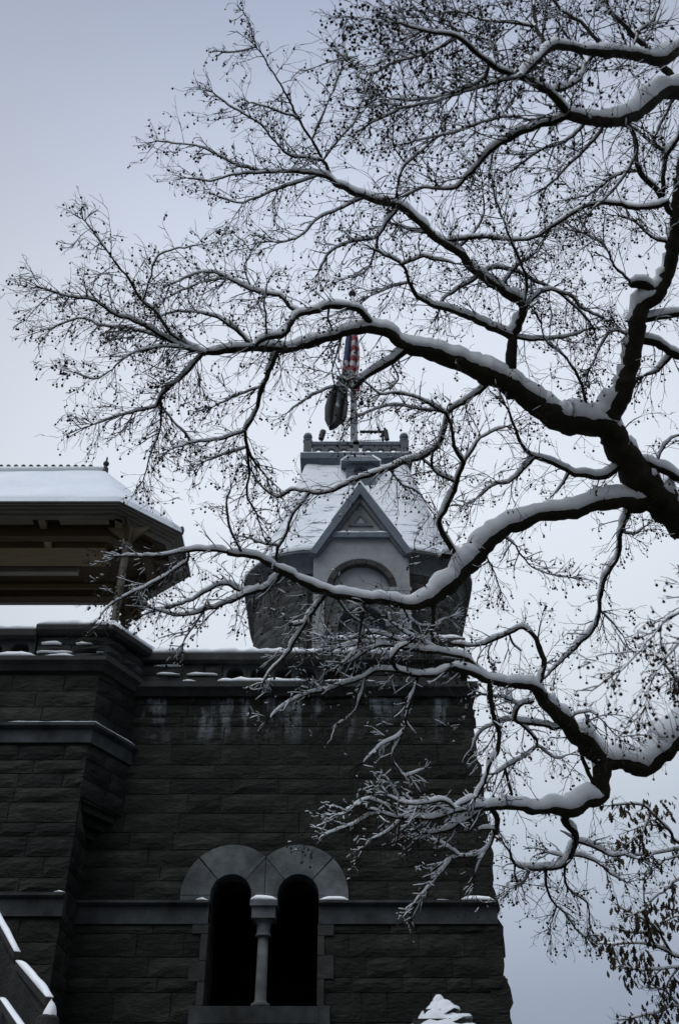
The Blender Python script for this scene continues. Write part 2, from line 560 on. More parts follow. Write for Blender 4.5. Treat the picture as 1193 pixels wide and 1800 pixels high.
bmesh.ops.delete(bm, geom=[f for f in bm.faces if abs(f.normal.y + 1) < .01 or (f.calc_center_median().y < YB + .05)], context='FACES')
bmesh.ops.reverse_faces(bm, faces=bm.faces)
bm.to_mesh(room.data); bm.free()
def wing_blocked(za, zb):
    out = []
    if zb > ZS - .52 and za < ZS + .02:
        pass
    for c in (wc1, wc2):
        if za < ZSP and zb > Zsill - .05:
            out.append((c - WR_ - .0, c + WR_ + .0))
        elif za >= ZSP - .001 and za < ZSP + WR_ + .16:
            dz = max(0, za - ZSP)
            r = WR_ + .2
            if dz < r:
                hw = math.sqrt(r * r - dz * dz)
                out.append((c - hw, c + hw))
    if za < ZSP and zb > Zsill - .05:
        out.append((wc1, wc2))
    return out
def wing_pt(u, z, o):
    return Vector((u, Y0 - o, z))
ZBAND0 = Z(1624, Y0)
RW = random.Random(11)
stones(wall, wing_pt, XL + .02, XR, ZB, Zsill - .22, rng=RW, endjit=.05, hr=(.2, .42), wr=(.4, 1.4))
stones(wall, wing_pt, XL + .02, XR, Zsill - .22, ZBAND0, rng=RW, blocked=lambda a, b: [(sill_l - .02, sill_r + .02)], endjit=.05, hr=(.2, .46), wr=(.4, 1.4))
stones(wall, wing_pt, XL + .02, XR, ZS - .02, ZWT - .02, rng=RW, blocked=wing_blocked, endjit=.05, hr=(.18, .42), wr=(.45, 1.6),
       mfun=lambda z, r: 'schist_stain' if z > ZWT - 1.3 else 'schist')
# corner quoins, rough on the outer side
RQ = random.Random(5)
z = ZB
while z < ZWT - .3:
    h = RQ.uniform(.32, .6)
    xe = XR(z)
    mb = MB()
    nseg, nh = 5, 4
    dep = RQ.uniform(.5, 1.0)
    bul = RQ.uniform(.02, .09)
    vv = []
    for j in range(nh):
        for i in range(nseg):
            fy, fz = i / (nseg - 1), j / (nh - 1)
            e_ = 0 if j in (0, nh - 1) else 1
            vv.append((xe - .02 + e_ * bul * (.5 + RQ.random()) - (.02 if i == 0 else 0), Y0 - .015 + fy * dep, z + .008 + fz * (h - .016)))
    k0 = len(vv)
    for j in range(nh):
        for i in range(nseg):
            fy, fz = i / (nseg - 1), j / (nh - 1)
            vv.append((xe - .3, Y0 - .012 + fy * dep, z + .008 + fz * (h - .016)))
    fs = []
    for j in range(nh - 1):
        for i in range(nseg - 1):
            a = j * nseg + i
            fs.append((a, a + 1, a + nseg + 1, a + nseg))
        fs.append((j * nseg, (j + 1) * nseg, k0 + (j + 1) * nseg, k0 + j * nseg))
    for i in range(nseg - 1):
        fs.append((i, i + 1, k0 + i + 1, k0 + i))
        a = (nh - 1) * nseg + i
        fs.append((a, a + 1, k0 + a + 1, k0 + a))
    mb.add(vv, fs)
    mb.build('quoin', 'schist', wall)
    z += h
# impost / string course: thin projecting top and a plain band below
def course(parent, path, ztop, hm, proj, hband, bproj, m='granite_course', name='string_course'):
    mb = MB()
    sweep(mb, path, [(-.15, ztop), (proj, ztop - .01), (proj, ztop - hm * .6), (proj * .55, ztop - hm), (-.15, ztop - hm)])
    o = mb.build(name, m, parent)
    if hband:
        mb = MB()
        sweep(mb, path, [(-.15, ztop - hm - .003), (bproj, ztop - hm - .003), (bproj, ztop - hm - hband), (-.15, ztop - hm - hband)])
        mb.build('band', m, o)
    return o
hb = ZS - .075 - ZBAND0
c1 = course(wing, [(XL, Y0), (sill_l, Y0)], ZS, .085, .14, hb, .045)
c2 = course(wing, [(sill_r, Y0), (XR(ZS) - .01, Y0)], ZS, .085, .14, hb, .045)
snow_strip(c1, [(sill_l - .22, Y0), (sill_l - .01, Y0)], .0, .13, ZS, .05, 3.1)
snow_strip(c2, [(sill_r + .01, Y0), (sill_r + .52, Y0)], .0, .13, ZS, .06, 5.2)
snow_strip(c2, [(XR(ZS) - .62, Y0), (XR(ZS) - .05, Y0)], .0, .13, ZS, .07, 9.2)
snow_strip(c2, [(XR(ZS) - 1.05, Y0), (XR(ZS) - .8, Y0)], .05, .13, ZS, .025, 9.9)
# twin arches of three big voussoirs each
YA = Y0 - .05
win = MB()
arches = []
for ci, c in enumerate((wc1, wc2)):
    cl = (lambda p: (min(p[0], mid - .006), p[1])) if ci == 0 else (lambda p: (max(p[0], mid + .006), p[1]))
    cuts = [0, math.radians(47), math.radians(133), math.pi]
    for k in range(3):
        mb = MB()
        ring_seg(mb, c, ZSP, WR_ - .004, .88, cuts[k] + (.016 if k else 0), cuts[k + 1] - (.016 if k < 2 else 0), YA - .004 * k, YC + .35, 10, cl)
        mb.build('voussoir', 'granite_worn', wing)
    for sgn in (-1, 1):                             # stilt blocks between impost and springing
        mb = MB()
        xa, xb = (c - .88, c - WR_ + .004) if sgn < 0 else (c + WR_ - .004, c + .88)
        xa, xb = (xa, min(xb, mid - .006)) if ci == 0 else (max(xa, mid + .006), xb)
        mb.box(xa, xb, YA - .001, YC + .35, ZS, ZSP - .006)
        mb.build('springer', 'granite_worn', wing)
# colonnette
colx = mid
mb = MB()
hwc = (wc2 - wc1) / 2 - WR_ + .015
mb.box(colx - hwc, colx + hwc, Y0 - .14, Y0 + .42, ZS - .1, ZS)
cap = mb.build('capital', 'granite_worn', wing)
snow_strip(cap, [(colx - hwc + .01, Y0), (colx + hwc - .01, Y0)], .02, .135, ZS, .06, 14.5)
mb = MB()
mb.box(colx - hwc * .86, colx + hwc * .86, Y0 - .09, Y0 + .36, ZS - .29, ZS - .103)
mb.build('capital_block', 'granite_worn', cap)
mb = MB()
z0c = Zsill + .02
mb.lathe((colx, Y0 + .12, 0), [(.17, ZS - .29), (.12, ZS - .35), (.115, ZS - .50), (.135, ZS - .52), (.135, ZS - .55), (.105, ZS - .57)][::-1], 20)
mb.build('capital_neck', 'granite_worn', cap, smooth=False)
mb = MB()
mb.lathe((colx, Y0 + .12, 0), [(.16, z0c), (.16, z0c + .06), (.115, z0c + .08), (.098, z0c + .12), (.088, ZS - .56)], 24)
mb.build('column_shaft', 'granite_worn', wing, smooth=True)
mb = MB()
mb.box(sill_l - .02, sill_r + .02, Y0 - .06, Y0 + .5, Zsill - .24, Zsill + .02)
mb.build('window_sill', 'granite_course', wing)
for sx_, xx in ((-1, sill_l), (1, sill_r)):         # dressed jamb stones
    zz = Zsill + .03
    k = 0
    while zz < ZBAND0 - .05:
        h = min(R.uniform(.3, .5), ZBAND0 - zz)
        wj = (.10, .26)[k % 2]
        mb = MB()
        a, b = (xx - wj, xx + .015) if sx_ < 0 else (xx - .015, xx + wj)
        mb.box(a, b, Y0 - .035, Y0 + .6, zz + .005, zz + h - .005)
        mb.build('jamb_stone', 'granite_dark', wing)
        zz += h
        k += 1
    mb = MB()
    a, b = (xx - .2, xx - .01) if sx_ < 0 else (xx + .01, xx + .2)
    mb.box(a, b, Y0 - .05, Y0 + .5, Zsill - .5, Zsill + .028)
    mb.build('jamb_stone', 'granite_course', wing)
# cornice ledge and parapet
XPR = X(836, 1195, Y0 - .2)
ZL = Z(1196, Y0 - .24)
path = [(XL + .5, Y0), (XPR - .22, Y0), (XPR - .22, Y0 + 3.5)]
mb = MB()
sweep(mb, path, [(-.25, ZL), (.24, ZL - .015), (.24, ZL - .13), (.17, ZL - .19), (.10, ZL - .27), (.06, ZWT - .01), (-.25, ZWT - .01)])
corn = mb.build('cornice', 'granite_dark', wing)
xs1 = X(383, 1196, 17.8)
snow_strip(corn, [(xs1, Y0), (X(560, 1196, 17.8), Y0)], -.02, .235, ZL - .008, .075, 21.0)
snow_strip(corn, [(X(322, 1196, 17.8), Y0), (X(345, 1196, 17.8), Y0)], .06, .235, ZL - .008, .05, 22.0)
snow_strip(corn, [(X(570, 1196, 17.8), Y0), (X(660, 1196, 17.8), Y0)], .06, .235, ZL - .008, .04, 23.0)
ZP1 = Z(1163, Y0 - .1)                              # underside of the coping
ZPT = Z(1144, Y0 - .14)
YP = Y0 + .02
ax0, ax1 = X(392, 1185, YP), X(645, 1185, YP)
par = MB()
par.box(XL + .4, XPR - .25, YP + .28, YP + .5, ZL - .02, ZP1)
par.box(XPR - .6, XPR - .25, YP + .5, YP + 3.5, ZL - .02, ZP1)
parapet = par.build('parapet', 'granite_dark', wing)
nA = 6
pitch = (ax1 - ax0) / nA
for i in range(nA):
    x0, x1 = ax0 + i * pitch, ax0 + (i + 1) * pitch
    mb = MB()
    cx = (x0 + x1) / 2
    r = pitch * .36
    zs = ZP1 - .07 - r
    mb.box(x0 + .004, cx - r, YP, YP + .28, ZL - .01, zs)
    mb.box(cx + r, x1 - .004, YP, YP + .28, ZL - .01, zs)
    arch_fill(mb, cx, zs, r, x0 + .004, x1 - .004, ZP1 - .002, YP, YP + .28, 12)
    mb.build('arcade_block', 'granite_course', parapet)
def par_pt(u, z, o):
    return Vector((u, YP - o * .8, z))
RP = random.Random(3)
n_ = (ZP1 - ZL) / 2 - .01
stones(parapet, par_pt, XL + .45, ax0 - .01, ZL, ZP1, rng=RP, hr=(n_, n_ + .01), wr=(.5, .9), bulge=.07, m='granite_dark')
stones(parapet, par_pt, ax1 + .01, XPR - .26, ZL, ZP1, rng=RP, hr=(n_, n_ + .01), wr=(.5, .9), bulge=.05, m='granite_dark')
for a, b in ((278, 318), (330, 384)):
    snow_strip(parapet, [(X(a, 1176, YP), YP), (X(b, 1176, YP), YP)], .005, .06, (ZL + ZP1) / 2 + .0, .035, a * .1, .03)
snow_strip(parapet, [(X(272, 1160, YP), YP), (X(320, 1160, YP), YP)], .005, .05, ZP1 - .05, .03, 1.7, .03)
mb = MB()
cprof = [(-.5, ZP1), (.10, ZP1), (.16, ZP1 + .03), (.17, ZPT - .06), (.12, ZPT), (-.5, ZPT)]
sweep(mb, [(XL + .45, YP), (XPR - .2, YP), (XPR - .2, YP + 3.5)], cprof)
cop = mb.build('coping', 'granite_dark', wing)
snow_strip(cop, [(XL + .5, YP), (XPR - .21, YP), (XPR - .21, YP + 3.4)], -.45, .155, ZPT - .03, .15, 31.0, .03)
# raised corner block at the right end
XA, XB = X(585, 1130, 18.1), X(812, 1130, 18.1)
ZRT = Z(1120, 18.02)
mb = MB()
mb.box(XA, XB, 18.12, 20.4, ZPT - .02, ZRT - .16)
blk = mb.build('corner_block', 'granite_dark', wing)
mb = MB()
mb.box(XA - .06, XB + .06, 18.04, 20.46, ZRT - .158, ZRT)
mb.build('corner_coping', 'granite_dark', blk)
snow_strip(blk, [(XA - .03, 18.06), (XB + .03, 18.06)], -2.2, .018, ZRT - .004, .14, 41.0, .03)
# terrace behind the parapet
mb = MB()
mb.box(XL, XPR - .7, 18.6, 30, ZL - .6, ZL - .25)
mb.build('terrace_deck', 'granite_dark', wing)
mb = MB()
mb.box(XL, XPR - .75, 18.65, 30, ZL - .246, ZL - .1)
mb.build('snow', 'roof_snow', wing)
mb = MB()
mb.box(XL, 2.3, 19.2, 29.9, ZB, ZL - .6)
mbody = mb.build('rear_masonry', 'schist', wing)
# keep the room clear: rear masonry is split around it
me = mbody.data
me.clear_geometry()
q = MB()
q.box(XL, sill_l - .85, YB + .02, 29.9, ZB, ZL - .61)
q.box(sill_r + .85, 2.3, YB + .02, 29.9, ZB, ZL - .61)
q.box(sill_l - .84, sill_r + .84, 22.55, 29.9, ZB, ZL - .61)
q.box(sill_l - .84, sill_r + .84, YB + .02, 22.54, ZSP + .92, ZL - .61)
q.box(sill_l - .84, sill_r + .84, YB + .02, 22.54, ZB, Zsill - .62)
me.from_pydata(q.v, [], q.f)

# ------------------------------------------------------------------ bastion at the left
YF = 17.0
bast = thing('castle_bastion', 'projecting dark stone bastion with chamfered corner below the timber pavilion', 'bastion', (-6.5, YF, 3.0))
XC = -4.55
XFL = -9.5
XCH, YCH = -3.98, 18.05
ZCO = Z(1268, YF - .15)                             # top of the upper course
ZCB = Z(1303, YF - .1)
ZLC = Z(1566, YF - .15)
ZLB = Z(1612, YF)
ZK = Z(1400, YF)                                    # where the chamfer corbels out
ZBL = Z(1151, YF - .2)                              # parapet ledge
ZBP1 = Z(1119, YF - .1)
ZBPT = Z(1101, YF - .14)
mb = MB()
mb.box(XFL, XC - .022, YF + .022, 19, ZB, ZBL)
poly = [(XC - .03, YF + .032), (XCH - .035, YCH + .01), (XCH - .035, 19), (XC - .03, 19)]
for (za, zb) in ((ZK - .02, ZBL),):
    n = len(poly)
    mb.add([(x, y, za) for x, y in poly] + [(x, y, zb) for x, y in poly], [tuple(reversed(range(n))), tuple(range(n, 2 * n))] + [(i, (i + 1) % n, (i + 1) % n + n, i + n) for i in range(n)])
bwall = mb.build('wall', 'mortar_dark', bast)
RB = random.Random(21)
def bf(u, z, o):
    return Vector((u, YF - o, z))
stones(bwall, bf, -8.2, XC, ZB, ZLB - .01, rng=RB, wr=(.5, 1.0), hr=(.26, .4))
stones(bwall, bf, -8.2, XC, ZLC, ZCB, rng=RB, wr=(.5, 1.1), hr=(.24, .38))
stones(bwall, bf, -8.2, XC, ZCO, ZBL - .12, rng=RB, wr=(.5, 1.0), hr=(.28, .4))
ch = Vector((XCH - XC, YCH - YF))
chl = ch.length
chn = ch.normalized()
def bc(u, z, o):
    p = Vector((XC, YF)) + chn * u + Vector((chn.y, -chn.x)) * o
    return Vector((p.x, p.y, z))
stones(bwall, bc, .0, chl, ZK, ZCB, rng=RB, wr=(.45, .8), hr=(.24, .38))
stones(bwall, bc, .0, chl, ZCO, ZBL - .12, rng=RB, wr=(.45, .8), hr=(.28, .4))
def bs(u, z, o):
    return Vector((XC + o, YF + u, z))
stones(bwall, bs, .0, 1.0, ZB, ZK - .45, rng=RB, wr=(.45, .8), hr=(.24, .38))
# corbel under the chamfer: stepped wedge stones
for k in range(3):
    mb = MB()
    f = (k + 1) / 3.6
    za, zb = ZK - .45 + k * .15, ZK - .45 + (k + 1) * .15 - .006
    pts = [(XC - .05, YF + 1 - f * 1.0), (XC + (XCH - XC) * f, YF + 1.05), (XC - .05, YF + 1.05)]
    mb.add([(x, y, za) for x, y in pts] + [(x, y, zb) for x, y in pts], [(2, 1, 0), (3, 4, 5), (0, 1, 4, 3), (1, 2, 5, 4), (2, 0, 3, 5)])
    mb.build('corbel', 'schist', bast)
path3 = [(XFL, YF), (XC, YF), (XCH, YCH)]
uc = course(bast, path3, ZCO, .11, .15, ZCO - .11 - ZCB, .06)
snow_strip(uc, [(X(20, 1266, YF), YF), (XC, YF), (XCH - .05, YCH - .09)], .06, .145, ZCO - .004, .014, 51.0, .01)
lc = course(bast, [(XFL, YF), (XC + .02, YF)], ZLC, .10, .13, ZLC - .10 - ZLB, .06)
snow_strip(lc, [(XC - .16, YF), (XC + .02, YF)], .03, .12, ZLC - .004, .025, 52.0, .01)
mb = MB()
sweep(mb, path3, [(-.25, ZBL), (.20, ZBL - .015), (.20, ZBL - .1), (.12, ZBL - .17), (.06, ZBL - .26), (-.25, ZBL - .26)])
bcorn = mb.build('cornice', 'granite_dark', bast)
snow_strip(bcorn, [(-8, YF), (X(68, 1151, YF), YF)], -.02, .19, ZBL - .008, .085, 61.0)
snow_strip(bcorn, [(X(86, 1151, YF), YF), (X(138, 1151, YF), YF)], -.02, .19, ZBL - .008, .05, 62.0)
YQ = YF + .03
xj = X(66, 1130, YQ)
mb = MB()
mb.box(XFL, xj, YQ + .28, YQ + .5, ZBL - .02, ZBP1)
bpar = mb.build('parapet', 'granite_dark', bast)
pitch = .52
for i in range(5):
    x1 = xj - .02 - i * pitch
    x0 = x1 - pitch
    cx = (x0 + x1) / 2 - .03
    r = .18
    zs = ZBP1 - .06 - r
    mb = MB()
    mb.box(x0 + .004, cx - r, YQ, YQ + .28, ZBL - .01, zs)
    mb.box(cx + r, x1 - .004, YQ, YQ + .28, ZBL - .01, zs)
    arch_fill(mb, cx, zs, r, x0 + .004, x1 - .004, ZBP1 - .002, YQ, YQ + .28, 12)
    mb.build('arcade_block', 'granite_course', bpar)
mb = MB()
sweep(mb, [(XFL, YQ), (xj - .01, YQ)], [(-.5, ZBP1), (.10, ZBP1), (.15, ZBP1 + .03), (.15, ZBPT - .05), (.1, ZBPT), (-.5, ZBPT)])
bcop = mb.build('coping', 'granite_dark', bast)
snow_strip(bcop, [(XFL, YQ), (xj - .02, YQ)], -.45, .135, ZBPT - .03, .13, 63.0)
# raised pedestal with the chamfered coping
ZTB, ZTT = Z(1108, YF - .2), Z(1090, YF - .22)
pp = [(xj, YQ), (XC + .03, YQ), (XCH + .06, YCH)]
mb = MB()
sweep(mb, pp, [(-.6, ZBL - .02), (-.06, ZBL - .02), (-.06, ZTB), (-.6, ZTB)])
ped = mb.build('pedestal', 'mortar_dark', bast)
def pf(u, z, o):
    return Vector((u, YQ - o, z))
hh = (ZTB - ZBL) / 3 - .012
stones(ped, pf, xj + .01, XC + .03, ZBL, ZTB, rng=RB, hr=(hh, hh + .01), wr=(.5, .9), m='granite_dark', bulge=.06)
stones(ped, lambda u, z, o: bc(u, z, o + .03), .03, chl + .06, ZBL, ZTB, rng=RB, hr=(hh, hh + .01), wr=(.4, .7), m='granite_dark', bulge=.06)
for (a, b, k) in ((78, 112, 1), (138, 166, 1), (72, 134, 0), (176, 188, 0)):
    snow_strip(ped, [(X(a, 1120, YQ), YQ), (X(b, 1120, YQ), YQ)], .0, .075, ZBL + (ZTB - ZBL) * (k + 1) / 3 - .015, (.012, .045)[k], a * .3, .02)
mb = MB()
cpp = [(xj - .02, YQ), (XC + .05, YQ), (XCH + .08, YCH + .02), (XCH + .08, 19.5)]
sweep(mb, cpp, [(-.6, ZTB), (.12, ZTB), (.19, ZTB + .05), (.20, ZTT - .07), (.13, ZTT), (-.6, ZTT)])
pc = mb.build('pedestal_coping', 'granite_dark', ped)
snow_strip(ped, cpp, -.55, .185, ZTT - .05, .15, 71.0, .025)
mb = MB()
mb.box(XFL, XC - .2, YF + .5, 23.5, ZBL - .6, ZBL - .25)
mb.build('terrace_deck', 'granite_dark', bast)
mb = MB()
mb.box(XFL, XC - .25, YF + .55, 23.4, ZBL - .246, ZBL - .12)
mb.build('snow', 'roof_snow', bast)
mb = MB()
mb.box(XFL, XC - .3, 19.02, 23.4, ZB, ZBL - .61)
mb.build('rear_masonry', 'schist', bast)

# ------------------------------------------------------------------ timber pavilion on the bastion
ZE = CAMZ + 12.9
pav = thing('timber_pavilion', 'open timber pavilion with snow covered hipped roof standing on the bastion', 'pavilion', (-8.5, 19, ZBL - .12))
YE0, YE1 = YatZ(897, ZE), YatZ(1068, ZE)
XE = X(321, 985, YatZ(985, ZE))
YM0, YM1 = YatZ(950, ZE), YatZ(1022, ZE)
xf, xb = X(208, 892, YE0), X(248, 1068, YE1)
XM = -9.0                                           # mirror line of the plan
mir = lambda x: 2 * XM - x
eave = [(mir(xf), YE0), (xf, YE0), (XE, YM0), (XE, YM1), (xb, YE1), (mir(xb), YE1), (mir(XE), YM1), (mir(XE), YM0)]
def inset(path, d):
    dd = offset_dirs([Vector(p) for p in path], True)
    return [(p[0] - v.x * d, p[1] - v.y * d) for p, v in zip(path, dd)]
def plate(name, path, z0, z1, m, parent, smooth=False):
    mb = MB()
    n = len(path)
    mb.add([(x, y, z0) for x, y in path] + [(x, y, z1) for x, y in path], [tuple(reversed(range(n))), tuple(range(n, 2 * n))] + [(i, (i + 1) % n, (i + 1) % n + n, i + n) for i in range(n)])
    return mb.build(name, m, parent)
mb = MB()
sweep(mb, eave, [(-.30, ZE + .17), (.03, ZE + .17), (.03, ZE + .13), (-.02, ZE + .125), (-.02, ZE + .075), (-.08, ZE + .07), (-.08, ZE + .02), (-.16, ZE + .015), (-.16, ZE - .03), (-.30, ZE - .03)], True)
fas = mb.build('fascia', 'fascia', pav)
mb = MB()
sweep(mb, eave, [(-.2, ZE + .205), (.06, ZE + .205), (.06, ZE + .172), (-.2, ZE + .172)], True)
mb.build('eave_edge', 'slate', pav)
# ceiling of boards inside the fascia
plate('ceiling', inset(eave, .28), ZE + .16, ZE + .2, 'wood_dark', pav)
for k in range(30):                                 # ceiling boards
    y = YE0 + .35 + k * (YE1 - YE0 - .7) / 30
    t = max(0, (YM0 - y) / (YM0 - YE0), (y - YM1) / (YE1 - YM1))
    xr_ = XE - .35 - t * 1.25
    mb = MB()
    mb.box(mir(xr_), xr_, y + .006, y + (YE1 - YE0 - .7) / 30 - .006, ZE + .135, ZE + .159)
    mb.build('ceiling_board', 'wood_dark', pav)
yf_ = YE0 + .62
# ring beam over the posts
ring = inset(eave, .75)
mb = MB()
sweep(mb, ring, [(-.11, ZE + .13), (.11, ZE + .13), (.11, ZE - .22), (-.11, ZE - .22)], True)
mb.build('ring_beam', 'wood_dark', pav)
# pale panels along the front between the brackets
for (a, b) in ((-150, -60), (-40, 60), (107, 193)):
    pa, pb = X(a, 920, YatZ(920, ZE + .1)), X(b, 920, YatZ(920, ZE + .1))
    mb = MB()
    mb.box(pa, pb, YatZ(913, ZE + .1), YatZ(929, ZE + .1), ZE + .085, ZE + .11)
    mb.build('soffit_panel', 'wood_grey', pav)
# brackets running from fascia to the ring beam and inwards
def beam(name, xa, ya, xb_, yb, w, h, zt, m):
    mb = MB()
    mb.bar((xa, ya, zt - h / 2), (xb_, yb, zt - h / 2), w, h)
    return mb.build(name, m, pav)
for px0, px1 in ((-35, -20), (74, 86), (210, 208)):
    a = AT(px0, 913, YatZ(913, ZE)); b = AT(px1, 961, YatZ(961, ZE))
    beam('bracket_beam', a.x, YE0 + .28, b.x, b.y, .15, .16, ZE + .13, 'wood_tan')
for px0, px1 in ((105, 115), (20, 34)):
    a = AT(px0, 1036, YatZ(1036, ZE)); b = AT(px1, 1064, YatZ(1064, ZE))
    beam('bracket_beam', a.x, a.y, b.x, YE1 - .28, .15, .14, ZE + .13, 'wood_tan')
def band(name, y0, y1, xr_, z0, z1, m):
    mb = MB()
    mb.box(mir(xr_), xr_, y0, y1, z0, z1)
    return mb.build(name, m, pav)
band('tie_beam', YatZ(962, ZE), YatZ(994, ZE), X(190, 978, YatZ(978, ZE)), ZE - .02, ZE + .12, 'wood_tan')
band('light_rail', YatZ(1003, ZE), YatZ(1010, ZE), X(138, 1006, YatZ(1006, ZE)), ZE - .03, ZE + .1, 'wood_grey')
band('tie_beam', YatZ(1032, ZE), YatZ(1039, ZE), X(200, 1035, YatZ(1035, ZE)), ZE - .03, ZE + .1, 'wood_tan')
mb = MB()
p0 = AT(190, 978, YatZ(978, ZE)); p1 = AT(300, 1000, YatZ(1000, ZE))
mb.bar((p0.x, p0.y, ZE + .04), (XE - .3, (YM0 + YM1) / 2, ZE + .04), .12, .16)
mb.build('hip_beam', 'wood_dark', pav)
# posts
zb_ = ZTT + .02
def post(x, y, zbase, m='wood_grey', w=.13):
    mb = MB()
    mb.lathe((x, y, 0), [(w * 1.7, zbase), (w * 1.7, zbase + .1), (w * 1.1, zbase + .18), (w * .62, zbase + .26), (w * .6, ZE - .75), (w * .95, ZE - .7), (w * .95, ZE - .64), (w * .62, ZE - .6), (w * .62, ZE - .2)], 12)
    o = mb.build('post', m, pav, smooth=False)
    mb = MB()
    for dx, dy in ((1, 0), (-1, 0), (0, 1), (0, -1)):
        pr = [(0, -.62), (.08, -.60), (.2, -.42), (.42, -.24), (.46, -.2), (0, -.2)]
        q = []
        for s in (-.04, .04):
            for (o_, z_) in pr:
                q.append((x + dx * o_ + dy * s, y + dy * o_ + dx * s, ZE + z_))
        n = len(pr)
        mb.add(q, [tuple(range(n)), tuple(reversed(range(n, 2 * n)))] + [(i, i + n, (i + 1) % n + n, (i + 1) % n) for i in range(n)])
    mb.build('bracket', 'wood_dark', o)
    return o
fp = AT(203, 1086, YF + .45)
post(fp.x, fp.y, zb_, 'fascia')
rp = AT(222, 1098, 20.4)
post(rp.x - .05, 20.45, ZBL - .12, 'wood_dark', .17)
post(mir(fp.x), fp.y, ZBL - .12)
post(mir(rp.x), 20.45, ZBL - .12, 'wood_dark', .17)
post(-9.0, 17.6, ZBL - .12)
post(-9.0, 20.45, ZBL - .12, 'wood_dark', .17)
mb = MB()
mb.lathe((rp.x + .12, 20.75, 0), [(.05, ZE - .52), (.11, ZE - .46), (.14, ZE - .36), (.10, ZE - .28), (.2, ZE - .2), (.24, ZE - .05)], 10)
mb.build('pendant', 'wood_dark', pav)
# roof
YRG = (YE0 + YE1) / 2
ZRG = Z(826, YRG)
xrg = X(184, 824, YRG)
def hip_roof(mb, off, ze, zr, ext=0.0, sub=14, nz=0.0, curve=.03):
    ov = [(p[0] + v.x * off, p[1] + v.y * off) for p, v in zip(eave, offset_dirs([Vector(p) for p in eave], True))]
    tops = [(mir(xrg) - ext, YRG), (xrg + ext, YRG), (xrg + ext, YRG), (xrg + ext, YRG), (xrg + ext, YRG), (mir(xrg) - ext, YRG), (mir(xrg) - ext, YRG), (mir(xrg) - ext, YRG)]
    ring_b, ring_t = [], []
    n = len(ov)
    for i in range(n):
        a, b = Vector(ov[i]), Vector(ov[(i + 1) % n])
        ta, tb = Vector(tops[i]), Vector(tops[(i + 1) % n])
        k = max(3, int((b - a).length / .35))
        for j in range(k):
            ring_b.append(a.lerp(b, j / k)); ring_t.append(ta.lerp(tb, j / k))
    m = len(ring_b)
    q = []
    for s in range(sub + 1):
        f = s / sub
        for i in range(m):
            p = ring_b[i].lerp(ring_t[i], f)
            zz = ze + (zr - ze) * (f - curve * math.sin(math.pi * f) * .5)
            if nz:
                zz += nz * noise.noise(Vector((p.x * 1.3, p.y * 1.3, 4.2))) * min(1, 4 * f + .35)
            q.append((p.x, p.y, zz))
    fs = []
    for s in range(sub):
        for i in range(m):
            i2 = (i + 1) % m
            fs.append((s * m + i, s * m + i2, (s + 1) * m + i2, (s + 1) * m + i))
    mb.add(q, fs)
    return m
mb = MB()
hip_roof(mb, .05, ZE + .19, ZRG - .12)
roof = mb.build('roof', 'slate', pav, fix=False)
mb = MB()
m_ = hip_roof(mb, .04, ZE + .33, ZRG, nz=.05)
k0 = len(mb.v)
hip_roof(mb, .03, ZE + .215, ZRG - .1)
for i in range(m_):
    i2 = (i + 1) % m_
    mb.f.append((k0 + i, k0 + i2, i2, i))
mb.build('snow', 'roof_snow', roof, smooth=True, fix=False)
mb = MB()
mb.tube([Vector((mir(xrg), YRG, ZRG - .02)), Vector((xrg, YRG, ZRG - .02))], [.1, .1], 8)
rg = mb.build('ridge', 'snow', roof, smooth=True)
x = xrg - .35
proto = None
while x > -11:
    mb = MB()
    if proto is None:
        mb.lathe((0, 0, 0), [(.03, -.06), (.03, .01), (.055, .03), (.06, .06), (.035, .09), (.01, .1)], 8)
        o = mb.build('ridge_crest', 'slate', roof)
        proto = o
    else:
        o = bpy.data.objects.new('ridge_crest', proto.data)
        link(o, roof)
    o.location = (x, YRG, ZRG + .06)
    x -= .185
mb = MB()
mb.lathe((xrg + .02, YRG, ZRG), [(.1, -.2), (.08, .05), (.04, .08), (.035, .12), (.075, .17), (.075, .22), (.03, .26), (.022, .38), (.01, .42)], 10)
mb.build('finial', 'iron', roof)
mb = MB()
p = AT(229, 883, YatZ(883, ZE + .45))
mb.lathe((p.x, p.y + .1, p.z - .05), [(.1, -.1), (.1, .04), (.06, .1), (.02, .13)], 9)
mb.build('snow_guard', 'iron', roof)
pe = AT(322, 932, YatZ(932, ZE + .4))
mb = MB()
mb.lathe((pe.x - .03, pe.y, pe.z), [(.05, -.1), (.06, .0), (.04, .08), (.01, .1)], 9)
mb.build('snow_guard', 'iron', roof)

# ------------------------------------------------------------------ tower
TX, TYF, THW, TRR = .575, 24.8, 3.2, 1.9
TYC = TYF + THW
tower = thing('castle_tower', 'stone tower with snowy bell-cast roof, gabled front and railed platform', 'tower', (TX, TYC, ZL - .25))
def rsq(hw, r, n=9, cx=TX, cy=TYC, sub=4):
    pts = []
    cs = [(-1, -1, math.pi), (1, -1, 1.5 * math.pi), (1, 1, 0), (-1, 1, .5 * math.pi)]
    corners = []
    for sx, sy, a0 in cs:
        arc = []
        for i in range(n + 1):
            a = a0 + (math.pi / 2) * i / n
            arc.append((cx + sx * (hw - r) + r * math.cos(a), cy + sy * (hw - r) + r * math.sin(a)))
        corners.append(arc)
    for k in range(4):
        pts += corners[k]
        a, b = Vector(corners[k][-1]), Vector(corners[(k + 1) % 4][0])
        for j in range(1, sub):
            q = a.lerp(b, j / sub)
            pts.append((q.x, q.y))
    return pts
